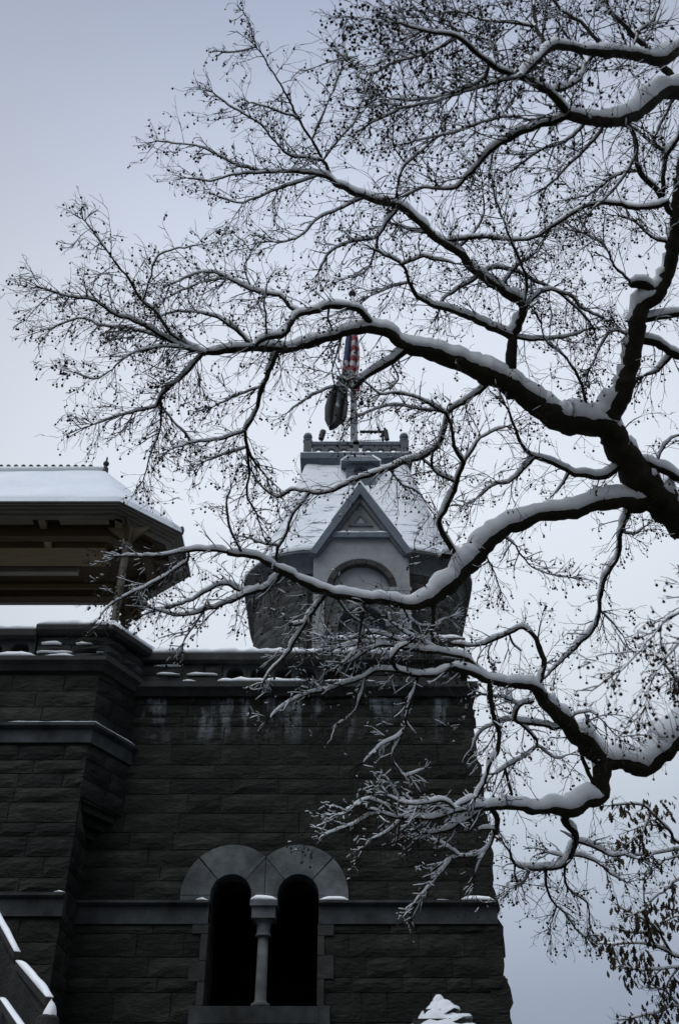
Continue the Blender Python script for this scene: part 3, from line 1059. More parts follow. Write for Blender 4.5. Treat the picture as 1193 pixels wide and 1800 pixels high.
def loft(mb, rings, capt=False, capb=False):
    n = len(rings[0])
    q = [p for r in rings for p in r]
    fs = []
    for s in range(len(rings) - 1):
        for i in range(n):
            i2 = (i + 1) % n
            fs.append((s * n + i, s * n + i2, (s + 1) * n + i2, (s + 1) * n + i))
    if capb:
        fs.append(tuple(reversed(range(n))))
    if capt:
        fs.append(tuple((len(rings) - 1) * n + i for i in range(n)))
    mb.add(q, fs)
ZTE = Z(970, TYF - .33)                             # eave
def r3(hw, r, z):
    return [(x, y, z) for x, y in rsq(hw, r)]
mb = MB()
loft(mb, [r3(THW - .1, TRR - .08, ZL - .3), r3(THW - .1, TRR - .08, ZTE - .05)], True, True)
body = mb.build('wall', 'mortar_dark', tower)
# stones round the visible front, skipping the gabled bay
front = rsq(THW - .03, TRR, 9)
per = [Vector(p) for p in front]
# start at left side mid, run over front to right side mid: rsq begins at the left end of the front-left arc
left_pts = [Vector((TX - THW + .03, TYC - (THW - TRR) + .0)), ]
run = [Vector((TX - THW + .03, TYC + .8))] + per[:10 + 3 + 10] + [Vector((TX + THW - .03, TYC + .8))]
cum = [0]
for a, b in zip(run, run[1:]):
    cum.append(cum[-1] + (b - a).length)
def tpt(u, z, o):
    u = min(max(u, 0), cum[-1] - 1e-5)
    i = max(k for k in range(len(cum) - 1) if cum[k] <= u)
    a, b = run[i], run[i + 1]
    t = (b - a).normalized()
    p = a + t * (u - cum[i])
    nrm = Vector((t.y, -t.x))
    return Vector((p.x + nrm.x * o, p.y + nrm.y * o, z))
umid = cum[-1] / 2
RT = random.Random(33)
ZTC = ZTE - .55
stones(body, tpt, .1, umid - 1.5, ZL + .2, ZTC, rng=RT, hr=(.3, .42), wr=(.5, .9), m='tower_stone', bulge=.05)
stones(body, tpt, umid + 1.5, cum[-1] - .1, ZL + .2, ZTC, rng=RT, hr=(.3, .42), wr=(.5, .9), m='tower_stone', bulge=.05)
# coved cornice under the eave
mb = MB()
rings = []
for i in range(9):
    t = i / 8
    o = .0 + .33 * (1 - math.cos(t * math.pi / 2)) ** .9
    rings.append(r3(THW + o, TRR + o * .6, ZTC + (ZTE - .06 - ZTC) * math.sin(t * math.pi / 2) ** .9 if t else ZTC))
rings = [r3(THW - .12, TRR, ZTC)] + rings + [r3(THW + .38, TRR + .2, ZTE - .05), r3(THW + .38, TRR + .2, ZTE), r3(THW - .2, TRR, ZTE)]
loft(mb, rings)
mb.build('cove_cornice', 'granite', tower, smooth=False, fix=True)
# roof: concave, from rounded square to square
ZPL = Z(812, TYC - 1.85)                            # top of the roof, under the platform cornice
PHW = 1.80
def prof(t):                                       # t 0 eave .. 1 top
    hw = (THW + .36) + (PHW - .12 - THW - .36) * (t ** .80 * .86 + .14 * t)
    return hw
def roof_rings(extra, zoff, nz=0):
    rings = []
    for i in range(15):
        t = i / 14
        hw = prof(t) + extra
        r = max(.12, (TRR + .2) * (1 - t) ** 1.15 + .1)
        zz = ZTE + (ZPL - ZTE) * t + zoff
        ring = r3(hw, min(r, hw - .01), zz)
        if nz:
            ring = [(x + (x - TX) / hw * nz * k, y + (y - TYC) / hw * nz * k, z_ + nz * k) for (x, y, z_), k in
                    ((p, noise.noise(Vector((p[0] * 1.6, p[1] * 1.6, p[2] * 1.6)))) for p in ring)]
        rings.append(ring)
    return rings
mb = MB()
loft(mb, roof_rings(0, 0))
troof = mb.build('roof', 'slate', tower, smooth=False, fix=False)
mb = MB()
rr = roof_rings(.05, .05, .035)
loft(mb, [r3(THW + .37, TRR + .2, ZTE + .03)] + rr)
mb.build('snow', 'tower_snow', troof, smooth=True, fix=False)
# slate edges showing through at the eave
RS = random.Random(4)
for k in range(34):
    u = RS.uniform(umid - 2.9, umid + 3.4)
    if abs(u - umid) < 1.65:
        continue
    p0 = tpt(u, 0, .40 - .02); p1 = tpt(u + RS.uniform(.15, .32), 0, .40 - .02)
    mb = MB()
    lift = RS.choice([.015, .04, .15, .26])
    ins = lift * .42
    c = Vector((TX, TYC, 0))
    q = []
    for p in (p0, p1):
        d = (Vector((p.x, p.y, 0)) - c).normalized()
        for (o, z_) in ((-.02, 0), (.075, -.02), (.075, .02), (-.02, .045)):
            q.append((p.x - d.x * ins + d.x * o, p.y - d.y * ins + d.y * o, ZTE + .035 + lift + z_))
    mb.add(q, [(0, 1, 2, 3), (7, 6, 5, 4), (0, 4, 5, 1), (1, 5, 6, 2), (2, 6, 7, 3), (3, 7, 4, 0)])
    mb.build('slate', 'slate', troof)
# gabled bay on the front
YG = TYF - .50
gx = lambda px, py: X(px, py, YG)
zA, zFt = Z(864, YG), Z(974, YG)
GHW = 1.40
GX = gx(634, 960)
ZB2 = ZL + .2
zband = Z(940, YG)
half = lambda z: GHW * (zA - z) / (zA - zFt)         # gable half width at height z
mb = MB()
zar = Z(1034, YG)                                   # springing of the blind arch
AR = 1.0
ztopa = zFt + .0
# bay face: below the arch, window opening
WHW = .68
zws = Z(1102, YG)
mb.box(GX - GHW, GX - WHW, YG, TYF + .6, ZB2, zws)
mb.box(GX + WHW, GX + GHW, YG, TYF + .6, ZB2, zws)
arch_fill(mb, GX, zws, WHW, GX - GHW, GX + GHW, zar - .02, YG, TYF + .6, 16)
bay = mb.build('bay_wall', 'tower_stone', tower)
mb = MB()
mb.box(GX - GHW - .04, GX + GHW + .04, YG - .07, TYF, zar - .12, zar)
mb.build('lintel_course', 'pale_stone', tower)
mb = MB()
arch_fill(mb, GX, zar, AR, GX - GHW, GX + GHW, zFt, YG, TYF + .6, 20)
mb.build('spandrel', 'pale_stone', tower)
mb = MB()
mb.box(GX - AR, GX + AR, YG + .18, YG + .24, zar, zFt + .0)
mb.build('tympanum', 'pale_stone', tower)
for k in range(9):                                   # arch ring
    mb = MB()
    ring_seg(mb, GX, zar, AR - .16, AR + .012, math.pi * k / 9 + .01, math.pi * (k + 1) / 9 - .01, YG - .04, YG + .2, 4)
    mb.build('voussoir', 'tower_stone' if k % 2 else 'granite_dark', tower)
for k in range(9):
    mb = MB()
    ring_seg(mb, GX, zws, WHW - .01, WHW + .2, math.pi * k / 9 + .01, math.pi * (k + 1) / 9 - .01, YG - .03, YG + .1, 4)
    mb.build('voussoir', 'granite', tower)
mb = MB()
mb.box(GX - WHW - .05, GX + WHW + .05, YG + .35, YG + .39, ZB2, zws + WHW + .05)
pane = mb.build('window', 'glass', tower)
mb = MB()
mb.box(GX - .035, GX + .035, YG + .28, YG + .345, ZB2, zws + WHW)
mb.box(GX - WHW, GX + WHW, YG + .29, YG + .345, zws - .03, zws + .03)
mb.build('mullion', 'mullion', pane)
for sx in (-1, 1):                                   # pilasters
    mb = MB()
    mb.box(GX + sx * (GHW - .17) - .16, GX + sx * (GHW - .17) + .16, YG - .06, YG + .1, ZB2, zar - .122)
    mb.build('pilaster', 'pale_stone', tower)
# gable field
mb = MB()
mb.prism([(GX - GHW + .02, zFt + .002), (GX + GHW - .02, zFt + .002), (GX + half(zband) - .02, zband), (GX - half(zband) + .02, zband)], YG + .012, TYF + .6)
mb.build('gable_panel', 'pale_stone', tower)
mb = MB()
mb.prism([(GX - half(zband), zband + .001), (GX + half(zband), zband + .001), (GX, zA - .02)], YG + .03, TYF + .6)
ped_ = mb.build('pediment', 'pale_stone', tower)
mb = MB()                                            # small raised triangle
t0, t1 = zband + .32, zband + .98
tri_o = [(GX - .38, t0), (GX + .38, t0), (GX, t1)]
tri_i = [(GX - .2, t0 + .1), (GX + .2, t0 + .1), (GX, t1 - .25)]
q = [(x, YG - .02, z) for x, z in tri_o] + [(x, YG - .02, z) for x, z in tri_i] + [(x, YG + .04, z) for x, z in tri_o] + [(x, YG + .04, z) for x, z in tri_i]
mb.add(q, [(0, 1, 4, 3), (1, 2, 5, 4), (2, 0, 3, 5), (0, 6, 7, 1), (1, 7, 8, 2), (2, 8, 6, 0), (3, 4, 10, 9), (4, 5, 11, 10), (5, 3, 9, 11)])
mb.build('carved_triangle', 'granite', ped_)
mb = MB()
mb.box(GX - half(zband) + .1, GX + half(zband) - .1, YG - .12, YG + .1, zband - .16, zband + .01)
bd = mb.build('pediment_course', 'blue_stone', tower)
snow_strip(bd, [(GX - half(zband) + .16, YG), (GX + half(zband) - .16, YG)], .0, .115, zband + .008, .05, 81.0, .02)
ks = (zA - zFt) / GHW
ln = math.hypot(GHW, zA - zFt)
cx_, cz_ = (zA - zFt) / ln, GHW / ln                 # outward normal of the right rake
for sx in (-1, 1):                                   # raking cornices, mitred at the apex
    mb = MB()
    A = (GX, zA + .11 / cz_)
    B = (GX + sx * (GHW + .02) + sx * cx_ * .11, zFt - .12 + cz_ * .11)
    A2 = (GX, zA - .12 / cz_)
    B2 = (GX + sx * (GHW + .02) - sx * cx_ * .12, zFt - .12 - cz_ * .02)
    mb.prism([A, B, B2, A2], YG - .22, YG + .02)
    rk = mb.build('raking_cornice', 'blue_stone', tower)
    mb = MB()
    A3 = (GX, zA - .10 / cz_); B3 = (GX + sx * (GHW - .04), zFt - .1)
    A4 = (GX, zA - .24 / cz_); B4 = (GX + sx * (GHW - .16), zFt - .1)
    mb.prism([A3, B3, B4, A4], YG - .10, YG + .03)
    mb.build('raking_fillet', 'granite', rk)
    mb = MB()
    A5 = (GX, zA + .115 / cz_); A6 = (GX, zA + .165 / cz_)
    k_ = .55 if sx < 0 else .8
    B5 = (GX + sx * GHW * k_ + sx * cx_ * .115, zA - (zA - zFt) * k_ + cz_ * .115)
    B6 = (B5[0] + sx * .02, B5[1] + .012)
    mb.prism([A5, B5, B6, A6], YG - .2, YG + .05)
    mb.build('snow', 'snow', rk)
mb = MB()                                            # gable roof running back into the main roof
mb.prism([(GX - GHW - .02, zFt - .05), (GX + GHW + .02, zFt - .05), (GX, zA + .03)], YG + .12, TYC - 1.6)
mb.build('gable_roof', 'slate', tower)
mb = MB()
for sx in (-1, 1):
    q = [(GX, YG + .06, zA + .04), (GX, TYC - 1.7, zA + .04), (GX + sx * (GHW + .03), TYC - 1.7, zFt - .03), (GX + sx * (GHW + .03), YG + .06, zFt - .03)]
    q2 = [(x, y, z + .1) for x, y, z in q]
    mb.add(q + q2, [(0, 1, 2, 3), (7, 6, 5, 4), (0, 4, 5, 1), (1, 5, 6, 2), (2, 6, 7, 3), (3, 7, 4, 0)])
mb.build('snow', 'roof_snow', tower)
# small upper dormer
YD = TYF + 1.05
dz0, dz1 = Z(868, YD), Z(822, YD)
dx0, dx1 = X(608, 840, YD), X(660, 840, YD)
dcx = (dx0 + dx1) / 2
mb = MB()
rD = .24
dzc = Z(829, YD)
mb.box(dx0, dx1, YD, YD + 2, dz0 - .2, dzc - rD)
for s in range(16):                                  # round opening
    a0, a1 = 2 * math.pi * s / 16, 2 * math.pi * (s + 1) / 16
    def sq(a):
        c, d = math.cos(a), math.sin(a)
        k = min((dx1 - dx0) / 2 / max(1e-6, abs(c)), (rD + .1) / max(1e-6, abs(d)))
        return (dcx + c * k, dzc + d * k)
    o0, o1 = sq(a0), sq(a1)
    i0, i1 = (dcx + rD * math.cos(a0), dzc + rD * math.sin(a0)), (dcx + rD * math.cos(a1), dzc + rD * math.sin(a1))
    mb.prism([o0, o1, i1, i0], YD - .001, YD + .4)
dm = mb.build('dormer', 'blue_stone', tower)
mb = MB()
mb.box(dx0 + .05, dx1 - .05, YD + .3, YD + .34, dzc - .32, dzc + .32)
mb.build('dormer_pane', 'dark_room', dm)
mb = MB()
zt0 = dzc + rD + .1
ztd = zt0 + .42
a = .16
mb.add([(dx0 - a, YD - a, zt0), (dx1 + a, YD - a, zt0), (dx1 + a, YD + 2, zt0), (dx0 - a, YD + 2, zt0),
        (dx0 + .12, YD + .12, ztd), (dx1 - .12, YD + .12, ztd), (dx1 - .12, YD + 2, ztd), (dx0 + .12, YD + 2, ztd)],
       [(0, 3, 2, 1), (4, 5, 6, 7), (0, 1, 5, 4), (1, 2, 6, 5), (2, 3, 7, 6), (3, 0, 4, 7)])
mb.build('dormer_roof', 'blue_stone', dm)
snow_strip(dm, [(dx0 + .1, YD + .12), (dx1 - .1, YD + .12)], -1.5, .02, ztd - .004, .06, 83.0, .02)
mb = MB()
for sx, xx in ((-1, dx0), (1, dx1)):
    mb.add([(xx + sx * .16, YD - .17, zt0), (xx + sx * .18, YD + 1.5, zt0), (xx - sx * .1, YD + 1.5, ztd + .03), (xx - sx * .1, YD + .1, ztd + .03),
            (xx + sx * .19, YD - .17, zt0 + .05), (xx + sx * .2, YD + 1.5, zt0 + .05), (xx - sx * .08, YD + 1.5, ztd + .08), (xx - sx * .08, YD + .1, ztd + .08)],
           [(0, 1, 2, 3), (7, 6, 5, 4), (0, 4, 5, 1), (1, 5, 6, 2), (2, 6, 7, 3), (3, 7, 4, 0)])
mb.build('snow', 'snow', dm)
# platform
sqr = lambda hw: [(TX - hw, TYC - hw), (TX + hw, TYC - hw), (TX + hw, TYC + hw), (TX - hw, TYC + hw)]
ZPT2 = Z(796, TYC - 1.9)
mb = MB()
sweep(mb, sqr(PHW), [(-.3, ZPL - .05), (-.05, ZPL - .05), (.06, ZPL + .08), (.12, ZPL + .12), (.12, ZPT2), (-.3, ZPT2)], True)
plat = mb.build('platform_cornice', 'blue_stone', tower)
mb = MB()
mb.box(TX - PHW + .2, TX + PHW - .2, TYC - PHW + .2, TYC + PHW - .2, ZPL - .04, ZPT2 - .02)
mb.build('platform_floor', 'granite', plat)
snow_strip(plat, sqr(PHW), -.28, .10, ZPT2 - .004, .09, 91.0, .02, True)
BH = .62
bz0, bz1 = ZPT2 + .02, ZPT2 + BH
bw = PHW - .12
def bal_panel(x0, x1, front_=True, ycoord=0):
    mb = MB()
    n = 3
    p = (x1 - x0) / n
    for i in range(n):
        c = x0 + p * (i + .5)
        r = p * .27
        zc_ = bz0 + .20
        hx, hz0, hz1 = p / 2, zc_ - bz0, bz1 - .14 - zc_
        for s in range(16):
            a0, a1 = 2 * math.pi * s / 16 + .19635, 2 * math.pi * (s + 1) / 16 + .19635
            def sqp(a):
                cc, dd = math.cos(a), math.sin(a)
                k = min(hx / max(1e-6, abs(cc)), (hz1 if dd > 0 else hz0) / max(1e-6, abs(dd)))
                return (c + cc * k, zc_ + dd * k)
            o0, o1 = sqp(a0), sqp(a1)
            i0 = (c + r * math.cos(a0), zc_ + r * math.sin(a0))
            i1 = (c + r * math.cos(a1), zc_ + r * math.sin(a1))
            mb.prism([o0, o1, i1, i0], -.07, .07)
    return mb
for k in range(4):
    for (xa, xb_) in ((-bw + .16, -.2), (.2, bw - .16)):
        mb = bal_panel(xa, xb_)
        ang = k * math.pi / 2
        Rm = Matrix.Rotation(ang, 3, 'Z')
        mb.v = [tuple(Rm @ Vector((x, y - bw, z)) + Vector((TX, TYC, 0))) for x, y, z in mb.v]
        mb.build('balustrade_panel', 'granite', tower)
mb = MB()
sweep(mb, sqr(bw), [(-.1, bz1 - .138), (.1, bz1 - .138), (.1, bz1), (-.1, bz1)], True)
hr_ = mb.build('balustrade_rail', 'blue_stone', tower)
snow_strip(hr_, sqr(bw), -.08, .08, bz1 - .004, .05, 93.0, .015, True)
for sx in (-1, 0, 1):
    for sy in (-1, 0, 1):
        if sx == 0 and sy == 0:
            continue
        mb = MB()
        w = .14 if sx and sy else .10
        cxp, cyp = TX + sx * bw, TYC + sy * bw
        mb.box(cxp - w, cxp + w, cyp - w, cyp + w, bz0 - .02, bz1 + .06)
        po = mb.build('balustrade_post', 'granite', tower)
        if sx and sy:
            mb = MB()
            mb.lathe((cxp, cyp, bz1 + .06), [(.17, 0), (.17, .05), (.08, .08), (.14, .14), (.165, .22), (.14, .3), (.07, .35), (.02, .36)], 12)
            mb.build('ball_finial', 'blue_stone', po, smooth=False)
            mb = MB()
            mb.lathe((cxp, cyp, bz1 + .06), [(.15, .28), (.12, .36), (.06, .41), (.01, .42)], 12)
            mb.build('snow', 'snow', po, smooth=True)

# ------------------------------------------------------------------ pipe rail, flagpole and flags on the platform
rail = thing('pipe_railing', 'dark iron pipe railing on the tower platform behind the balustrade', 'railing', (TX, TYC, ZPT2))
yr = TYC - .5
mb = MB()
a, b = AT(632, 759, yr), AT(678, 759, yr)
mb.tube([a, b], [.055, .055], 8)
mb.build('top_rail', 'iron', rail)
for px in (672,):
    mb = MB()
    t = AT(px, 759, yr)
    mb.tube([t, Vector((t.x, t.y, ZPL))], [.045, .045], 8)
    mb.build('upright', 'iron', rail)
mb = MB()
t, u = AT(677, 757, yr), AT(680, 773, yr)
mb.tube([t, u], [.09, .09], 8)
mb.build('end_post', 'iron', rail)
mb = MB()
a, b = AT(632, 775, yr), AT(676, 773, yr)
mb.tube([a, b], [.015, .015], 6)
mb.build('wire', 'iron', rail)
ant = thing('floodlight', 'small dark floodlight leaning on the tower platform by the corner finial', 'floodlight', AT(566, 775, TYC - 1.3))
mb = MB()
mb.tube([AT(564, 772, TYC - 1.3), AT(568, 758, TYC - 1.3)], [.10, .11], 10)
mb.build('lamp_housing', 'iron', ant)
mb = MB()
q_ = AT(565, 771, TYC - 1.3)
mb.tube([q_, Vector((q_.x, q_.y, ZPT2 - .1))], [.03, .03], 8)
mb.build('stem', 'iron', ant)

pole_b = Vector((X(622, 760, TYC - .6), TYC - .6, ZPL))
fpole = thing('flagpole', 'white flagpole rising from the tower platform', 'flagpole', pole_b)
ptop = AT(620, 522, TYC - .6)
mb = MB()
mb.tube([pole_b, pole_b.lerp(Vector((pole_b.x, pole_b.y, ptop.z)), .5), Vector((pole_b.x, pole_b.y, ptop.z))], [.15, .12, .075], 14)
mb.build('pole', 'pole', fpole, smooth=True)
mb = MB()
mb.lathe((pole_b.x, pole_b.y, ptop.z), [(.05, 0), (.1, .04), (.15, .14), (.16, .2), (.12, .3), (.02, .34)], 12)
mb.build('truck_ball', 'iron', fpole, smooth=True)
mb = MB()
mb.lathe((pole_b.x, pole_b.y, ZPT2), [(.3, -.1), (.3, .5), (.22, .6), (.2, 1.0), (.16, 1.05)], 12)
mb.build('pole_socket', 'granite', fpole)
mb = MB()
hx_ = pole_b.x - .33
mb.tube([Vector((pole_b.x - .05, pole_b.y - .1, ptop.z - .1)), Vector((hx_, pole_b.y - .25, ptop.z - 5)), Vector((hx_ - .1, pole_b.y - .3, ZPT2 + .4))], [.012] * 3, 5)
mb.build('halyard', 'rope', fpole)
mb = MB()
h2 = AT(668, 700, TYC - .6)
mb.tube([Vector((pole_b.x + .05, pole_b.y - .1, ptop.z - .1)), Vector((h2.x, h2.y, ZPT2 + 1.2)), Vector((h2.x, h2.y, ZPT2 + .1))], [.010] * 3, 5)
mb.build('halyard', 'rope', fpole)

def flag_material(name, kind):
    m = bpy.data.materials.new(name)
    m.use_nodes = True
    nt = m.node_tree
    b = nt.nodes['Principled BSDF']
    b.inputs['Roughness'].default_value = .85
    uv = nt.nodes.new('ShaderNodeUVMap')
    sp = nt.nodes.new('ShaderNodeSeparateXYZ')
    nt.links.new(uv.outputs[0], sp.inputs[0])
    if kind == 'stripes':
        ml = nt.nodes.new('ShaderNodeMath'); ml.operation = 'MULTIPLY'
        nt.links.new(sp.outputs['Y'], ml.inputs[0]); ml.inputs[1].default_value = 6.5
        fr = nt.nodes.new('ShaderNodeMath'); fr.operation = 'FRACT'
        nt.links.new(ml.outputs[0], fr.inputs[0])
        gt = nt.nodes.new('ShaderNodeMath'); gt.operation = 'GREATER_THAN'
        nt.links.new(fr.outputs[0], gt.inputs[0]); gt.inputs[1].default_value = .5
        mx = nt.nodes.new('ShaderNodeMix'); mx.data_type = 'RGBA'
        nt.links.new(gt.outputs[0], mx.inputs[0])
        mx.inputs[6].default_value = (.24, .035, .045, 1)
        mx.inputs[7].default_value = (.42, .42, .43, 1)
        c1_ = nt.nodes.new('ShaderNodeMath'); c1_.operation = 'LESS_THAN'
        nt.links.new(sp.outputs['X'], c1_.inputs[0]); c1_.inputs[1].default_value = .4
        c2_ = nt.nodes.new('ShaderNodeMath'); c2_.operation = 'GREATER_THAN'
        nt.links.new(sp.outputs['Y'], c2_.inputs[0]); c2_.inputs[1].default_value = .46
        c3_ = nt.nodes.new('ShaderNodeMath'); c3_.operation = 'MULTIPLY'
        nt.links.new(c1_.outputs[0], c3_.inputs[0]); nt.links.new(c2_.outputs[0], c3_.inputs[1])
        m2 = nt.nodes.new('ShaderNodeMix'); m2.data_type = 'RGBA'
        nt.links.new(c3_.outputs[0], m2.inputs[0]); nt.links.new(mx.outputs[2], m2.inputs[6])
        m2.inputs[7].default_value = (.02, .03, .09, 1)
        nt.links.new(m2.outputs[2], b.inputs['Base Color'])
    else:
        n = nt.nodes.new('ShaderNodeTexNoise')
        n.inputs['Scale'].default_value = 4.0
        n.inputs['Detail'].default_value = 4
        nt.links.new(uv.outputs[0], n.inputs['Vector'])
        r = nt.nodes.new('ShaderNodeValToRGB')
        r.color_ramp.elements[0].position, r.color_ramp.elements[0].color = .60, (.028, .032, .036, 1)
        r.color_ramp.elements[1].position, r.color_ramp.elements[1].color = .68, (.25, .27, .29, 1)
        nt.links.new(n.outputs['Fac'], r.inputs[0])
        nt.links.new(r.outputs[0], b.inputs['Base Color'])
    return m
M['flag_red'] = flag_material('striped_flag_cloth', 'stripes')
M['flag_black'] = flag_material('black_flag_cloth', 'dark')
def flag(name, label, m, outline, Yp, folds, depth):
    """limp cloth: outline = [(y, xleft, xright)] rows; the cloth folds back and forth in depth"""
    nu = 40
    V, Fc, uvs = [], [], []
    rows = 26
    ys_ = [outline[0][0] + (outline[-1][0] - outline[0][0]) * i / rows for i in range(rows + 1)]
    def interp(y):
        for (a, b) in zip(outline, outline[1:]):
            if a[0] <= y <= b[0]:
                t = (y - a[0]) / (b[0] - a[0])
                return a[1] + (b[1] - a[1]) * t, a[2] + (b[2] - a[2]) * t
        return outline[-1][1:]
    for j, y in enumerate(ys_):
        xl, xr = interp(y)
        for i in range(nu + 1):
            t = i / nu
            p = AT(xl + (xr - xl) * t, y, Yp)
            w = math.sin(t * math.pi * folds + j * .12) * depth * (.35 + .65 * min(1, j / 6))
            p.y += w - .12
            p.x += .35 * depth * math.cos(t * math.pi * folds * 1.0 + j * .12) * math.sin(math.pi * t)
            V.append(tuple(p))
            uvs.append((t, 1 - j / rows))
    for j in range(rows):
        for i in range(nu):
            k = j * (nu + 1) + i
            Fc.append((k, k + 1, k + nu + 2, k + nu + 1))
    me = bpy.data.meshes.new(name)
    me.from_pydata(V, [], Fc)
    ul = me.uv_layers.new(name='UVMap')
    for poly in me.polygons:
        for li in poly.loop_indices:
            ul.data[li].uv = uvs[me.loops[li].vertex_index]
    me.polygons.foreach_set('use_smooth', [True] * len(me.polygons))
    me.materials.append(M[m])
    o = bpy.data.objects.new(name, me)
    link(o)
    sm = o.modifiers.new('thickness', 'SOLIDIFY')
    sm.thickness = .012
    o['label'], o['category'] = label, 'flag'
    return o
flag('striped_flag', 'limp red and white striped flag hanging high on the flagpole', 'flag_red',
     [(578, 612, 626), (600, 607, 629), (625, 604, 632), (650, 601, 631), (668, 602, 628), (682, 610, 632), (694, 622, 632)], TYC - .75, 5, .10)
flag('black_flag', 'limp black flag hanging below the striped one on the tower', 'flag_black',
     [(655, 603, 614), (675, 592, 612), (692, 577, 611), (715, 571, 611), (740, 571, 609), (750, 575, 602), (756, 578, 584)], TYC - .9, 5, .14)

# ------------------------------------------------------------------ stone pillar heaped with snow, stair parapet
pp_ = AT(771, 1765, 11.0)
pil = thing('stone_pillar', 'stone pillar with a stepped cap heaped with snow below the wall', 'pillar', (pp_.x, 11.0, gz(pp_.x, 11.0)))
gzp = gz(pp_.x, 11.0) - .2
ztp = Z(1748, 11.0)
mb = MB()
mb.box(pp_.x - .32, pp_.x + .32, 10.68, 11.32, gzp, ztp - .47)
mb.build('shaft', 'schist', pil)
tiers = [(.40, ztp - .47, .09), (.28, ztp - .325, .055), (.165, ztp - .215, .05)]
for k, (w, zz, h) in enumerate(tiers):
    mb = MB()
    mb.box(pp_.x - w, pp_.x + w, 11 - w, 11 + w, zz, zz + h)
    mb.build('cap_stone', 'granite_dark', pil)
mb = MB()                                            # snow heaped on each step, slumped together on the left
for k, (w, zz, h) in enumerate(tiers):
    n, rows = 32, 8
    k0 = len(mb.v)
    nxt = tiers[k + 1] if k < 2 else (.06, ztp - .09, .0)
    for j in range(rows + 1):
        t = j / rows
        for i in range(n):
            a = 2 * math.pi * i / n
            c, s_ = math.cos(a), math.sin(a)
            sq_ = 1 / max(abs(c), abs(s_)) ** .6
            left = max(0.0, min(1.0, .85 - 1.3 * c))
            rb = (w + .04) * sq_
            rt = nxt[0] * (.9 + .2 * left)
            rr_ = rt + (rb - rt) * (1 - t) ** (.45 + .5 * left)
            zl = zz + h - .07 * left
            zh = nxt[1] + nxt[2] * .5 * left + .02
            zz_ = zl + (zh - zl) * t ** (.6 + .5 * left) + .045 * noise.noise(Vector((c * 2 + k * 7, s_ * 2, t * 2)))
            mb.v.append((pp_.x + c * rr_ + .02 * noise.noise(Vector((a, t * 3, k))), 11 + s_ * rr_, zz_))
    for j in range(rows):
        for i in range(n):
            i2 = (i + 1) % n
            mb.f.append((k0 + j * n + i, k0 + j * n + i2, k0 + (j + 1) * n + i2, k0 + (j + 1) * n + i))
mb.lathe((pp_.x, 11, ztp - .13), [(.09, 0), (.075, .04), (.06, .08), (.045, .105), (.025, .125), (.005, .13)], 14)
mb.build('snow', 'snow', pil, smooth=True)

sA = AT(-70, 1490, 13.8); sA2 = AT(0, 1608, 12.0); sB = AT(34, 1678, 10.6); sC = AT(88, 1752, 8.9)
stair = thing('stair_parapet', 'sloping stone stair parapet with snow on its coping beside the bastion', 'parapet', (sB.x, sB.y, gz(sB.x, sB.y)))
def slope_piece(a, b, w, th, parent, snow=True, sh=.12, seed=1):
    d = (b - a); fl = Vector((d.x, d.y, 0)).normalized(); sd_ = Vector((fl.y, -fl.x, 0))
    mb = MB()
    q = []
    for p in (a, b):
        for s in (-w / 2, w / 2):
            q += [p + sd_ * s, p + sd_ * s - Vector((0, 0, th))]
    mb.add(q, [(0, 2, 3, 1), (4, 5, 7, 6), (0, 4, 6, 2), (1, 3, 7, 5), (0, 1, 5, 4), (2, 6, 7, 3)])
    o = mb.build('coping_stone', 'granite_dark', parent)
    if snow:
        mb = MB()
        n = 14
        for i in range(n + 1):
            t = i / n
            p = a.lerp(b, t)
            e = min(1, 6 * t + .3, 6 * (1 - t) + .3)
            hh_ = sh * e * (1 + .35 * noise.noise(p * 2.5 + Vector((seed, 0, 0))))
            for (o_, z_) in ((-.5, 0), (-.53, .4), (-.35, .85), (0, 1), (.35, .85), (.53, .4), (.5, 0)):
                mb.v.append(tuple(p + sd_ * (w * o_) + Vector((0, 0, z_ * hh_ - .004))))
        for i in range(n):
            for j in range(6):
                mb.f.append((i * 7 + j, i * 7 + j + 1, (i + 1) * 7 + j + 1, (i + 1) * 7 + j))
        mb.f.append(tuple(range(7))); mb.f.append(tuple(reversed(range(n * 7, n * 7 + 7))))
        mb.build('snow', 'snow', o, smooth=True)
    return o
def drop(p, z):
    return Vector((p.x, p.y, p.z - z))
dA = (sA2 - sA).normalized()
slope_piece(sA, sA2.lerp(sB, .93), .065, .07, stair, True, .048, 1)
dS = (sC - sB).normalized()
slope_piece(drop(sB.lerp(sC, .03), .05), sC, .062, .07, stair, True, .045, 5)
mb = MB()
for a, b in ((sA, sB), (sB, sC)):
    d = (b - a); fl = Vector((d.x, d.y, 0)).normalized(); sd_ = Vector((fl.y, -fl.x, 0))
    q = []
    for p in (a, b):
        for s in (-.04, .04):
            q += [p + sd_ * s - Vector((0, 0, .14)), Vector((p.x, p.y, gz(p.x, p.y) - .3)) + sd_ * s]
    mb.add(q, [(0, 2, 3, 1), (4, 5, 7, 6), (0, 4, 6, 2), (1, 3, 7, 5), (0, 1, 5, 4), (2, 6, 7, 3)])
mb.build('wall', 'schist', stair)
nb = AT(82, 1738, 8.9)
mb = MB()                                            # scroll block at the foot, with its own cushion of snow
mb.lathe((nb.x + .05, nb.y, 0), [(.1, gz(nb.x, nb.y) - .3), (.1, nb.z - .35), (.09, nb.z - .22), (.07, nb.z - .2)], 14)
nw = mb.build('newel', 'granite_dark', stair)
mb = MB()
n, rows = 18, 7
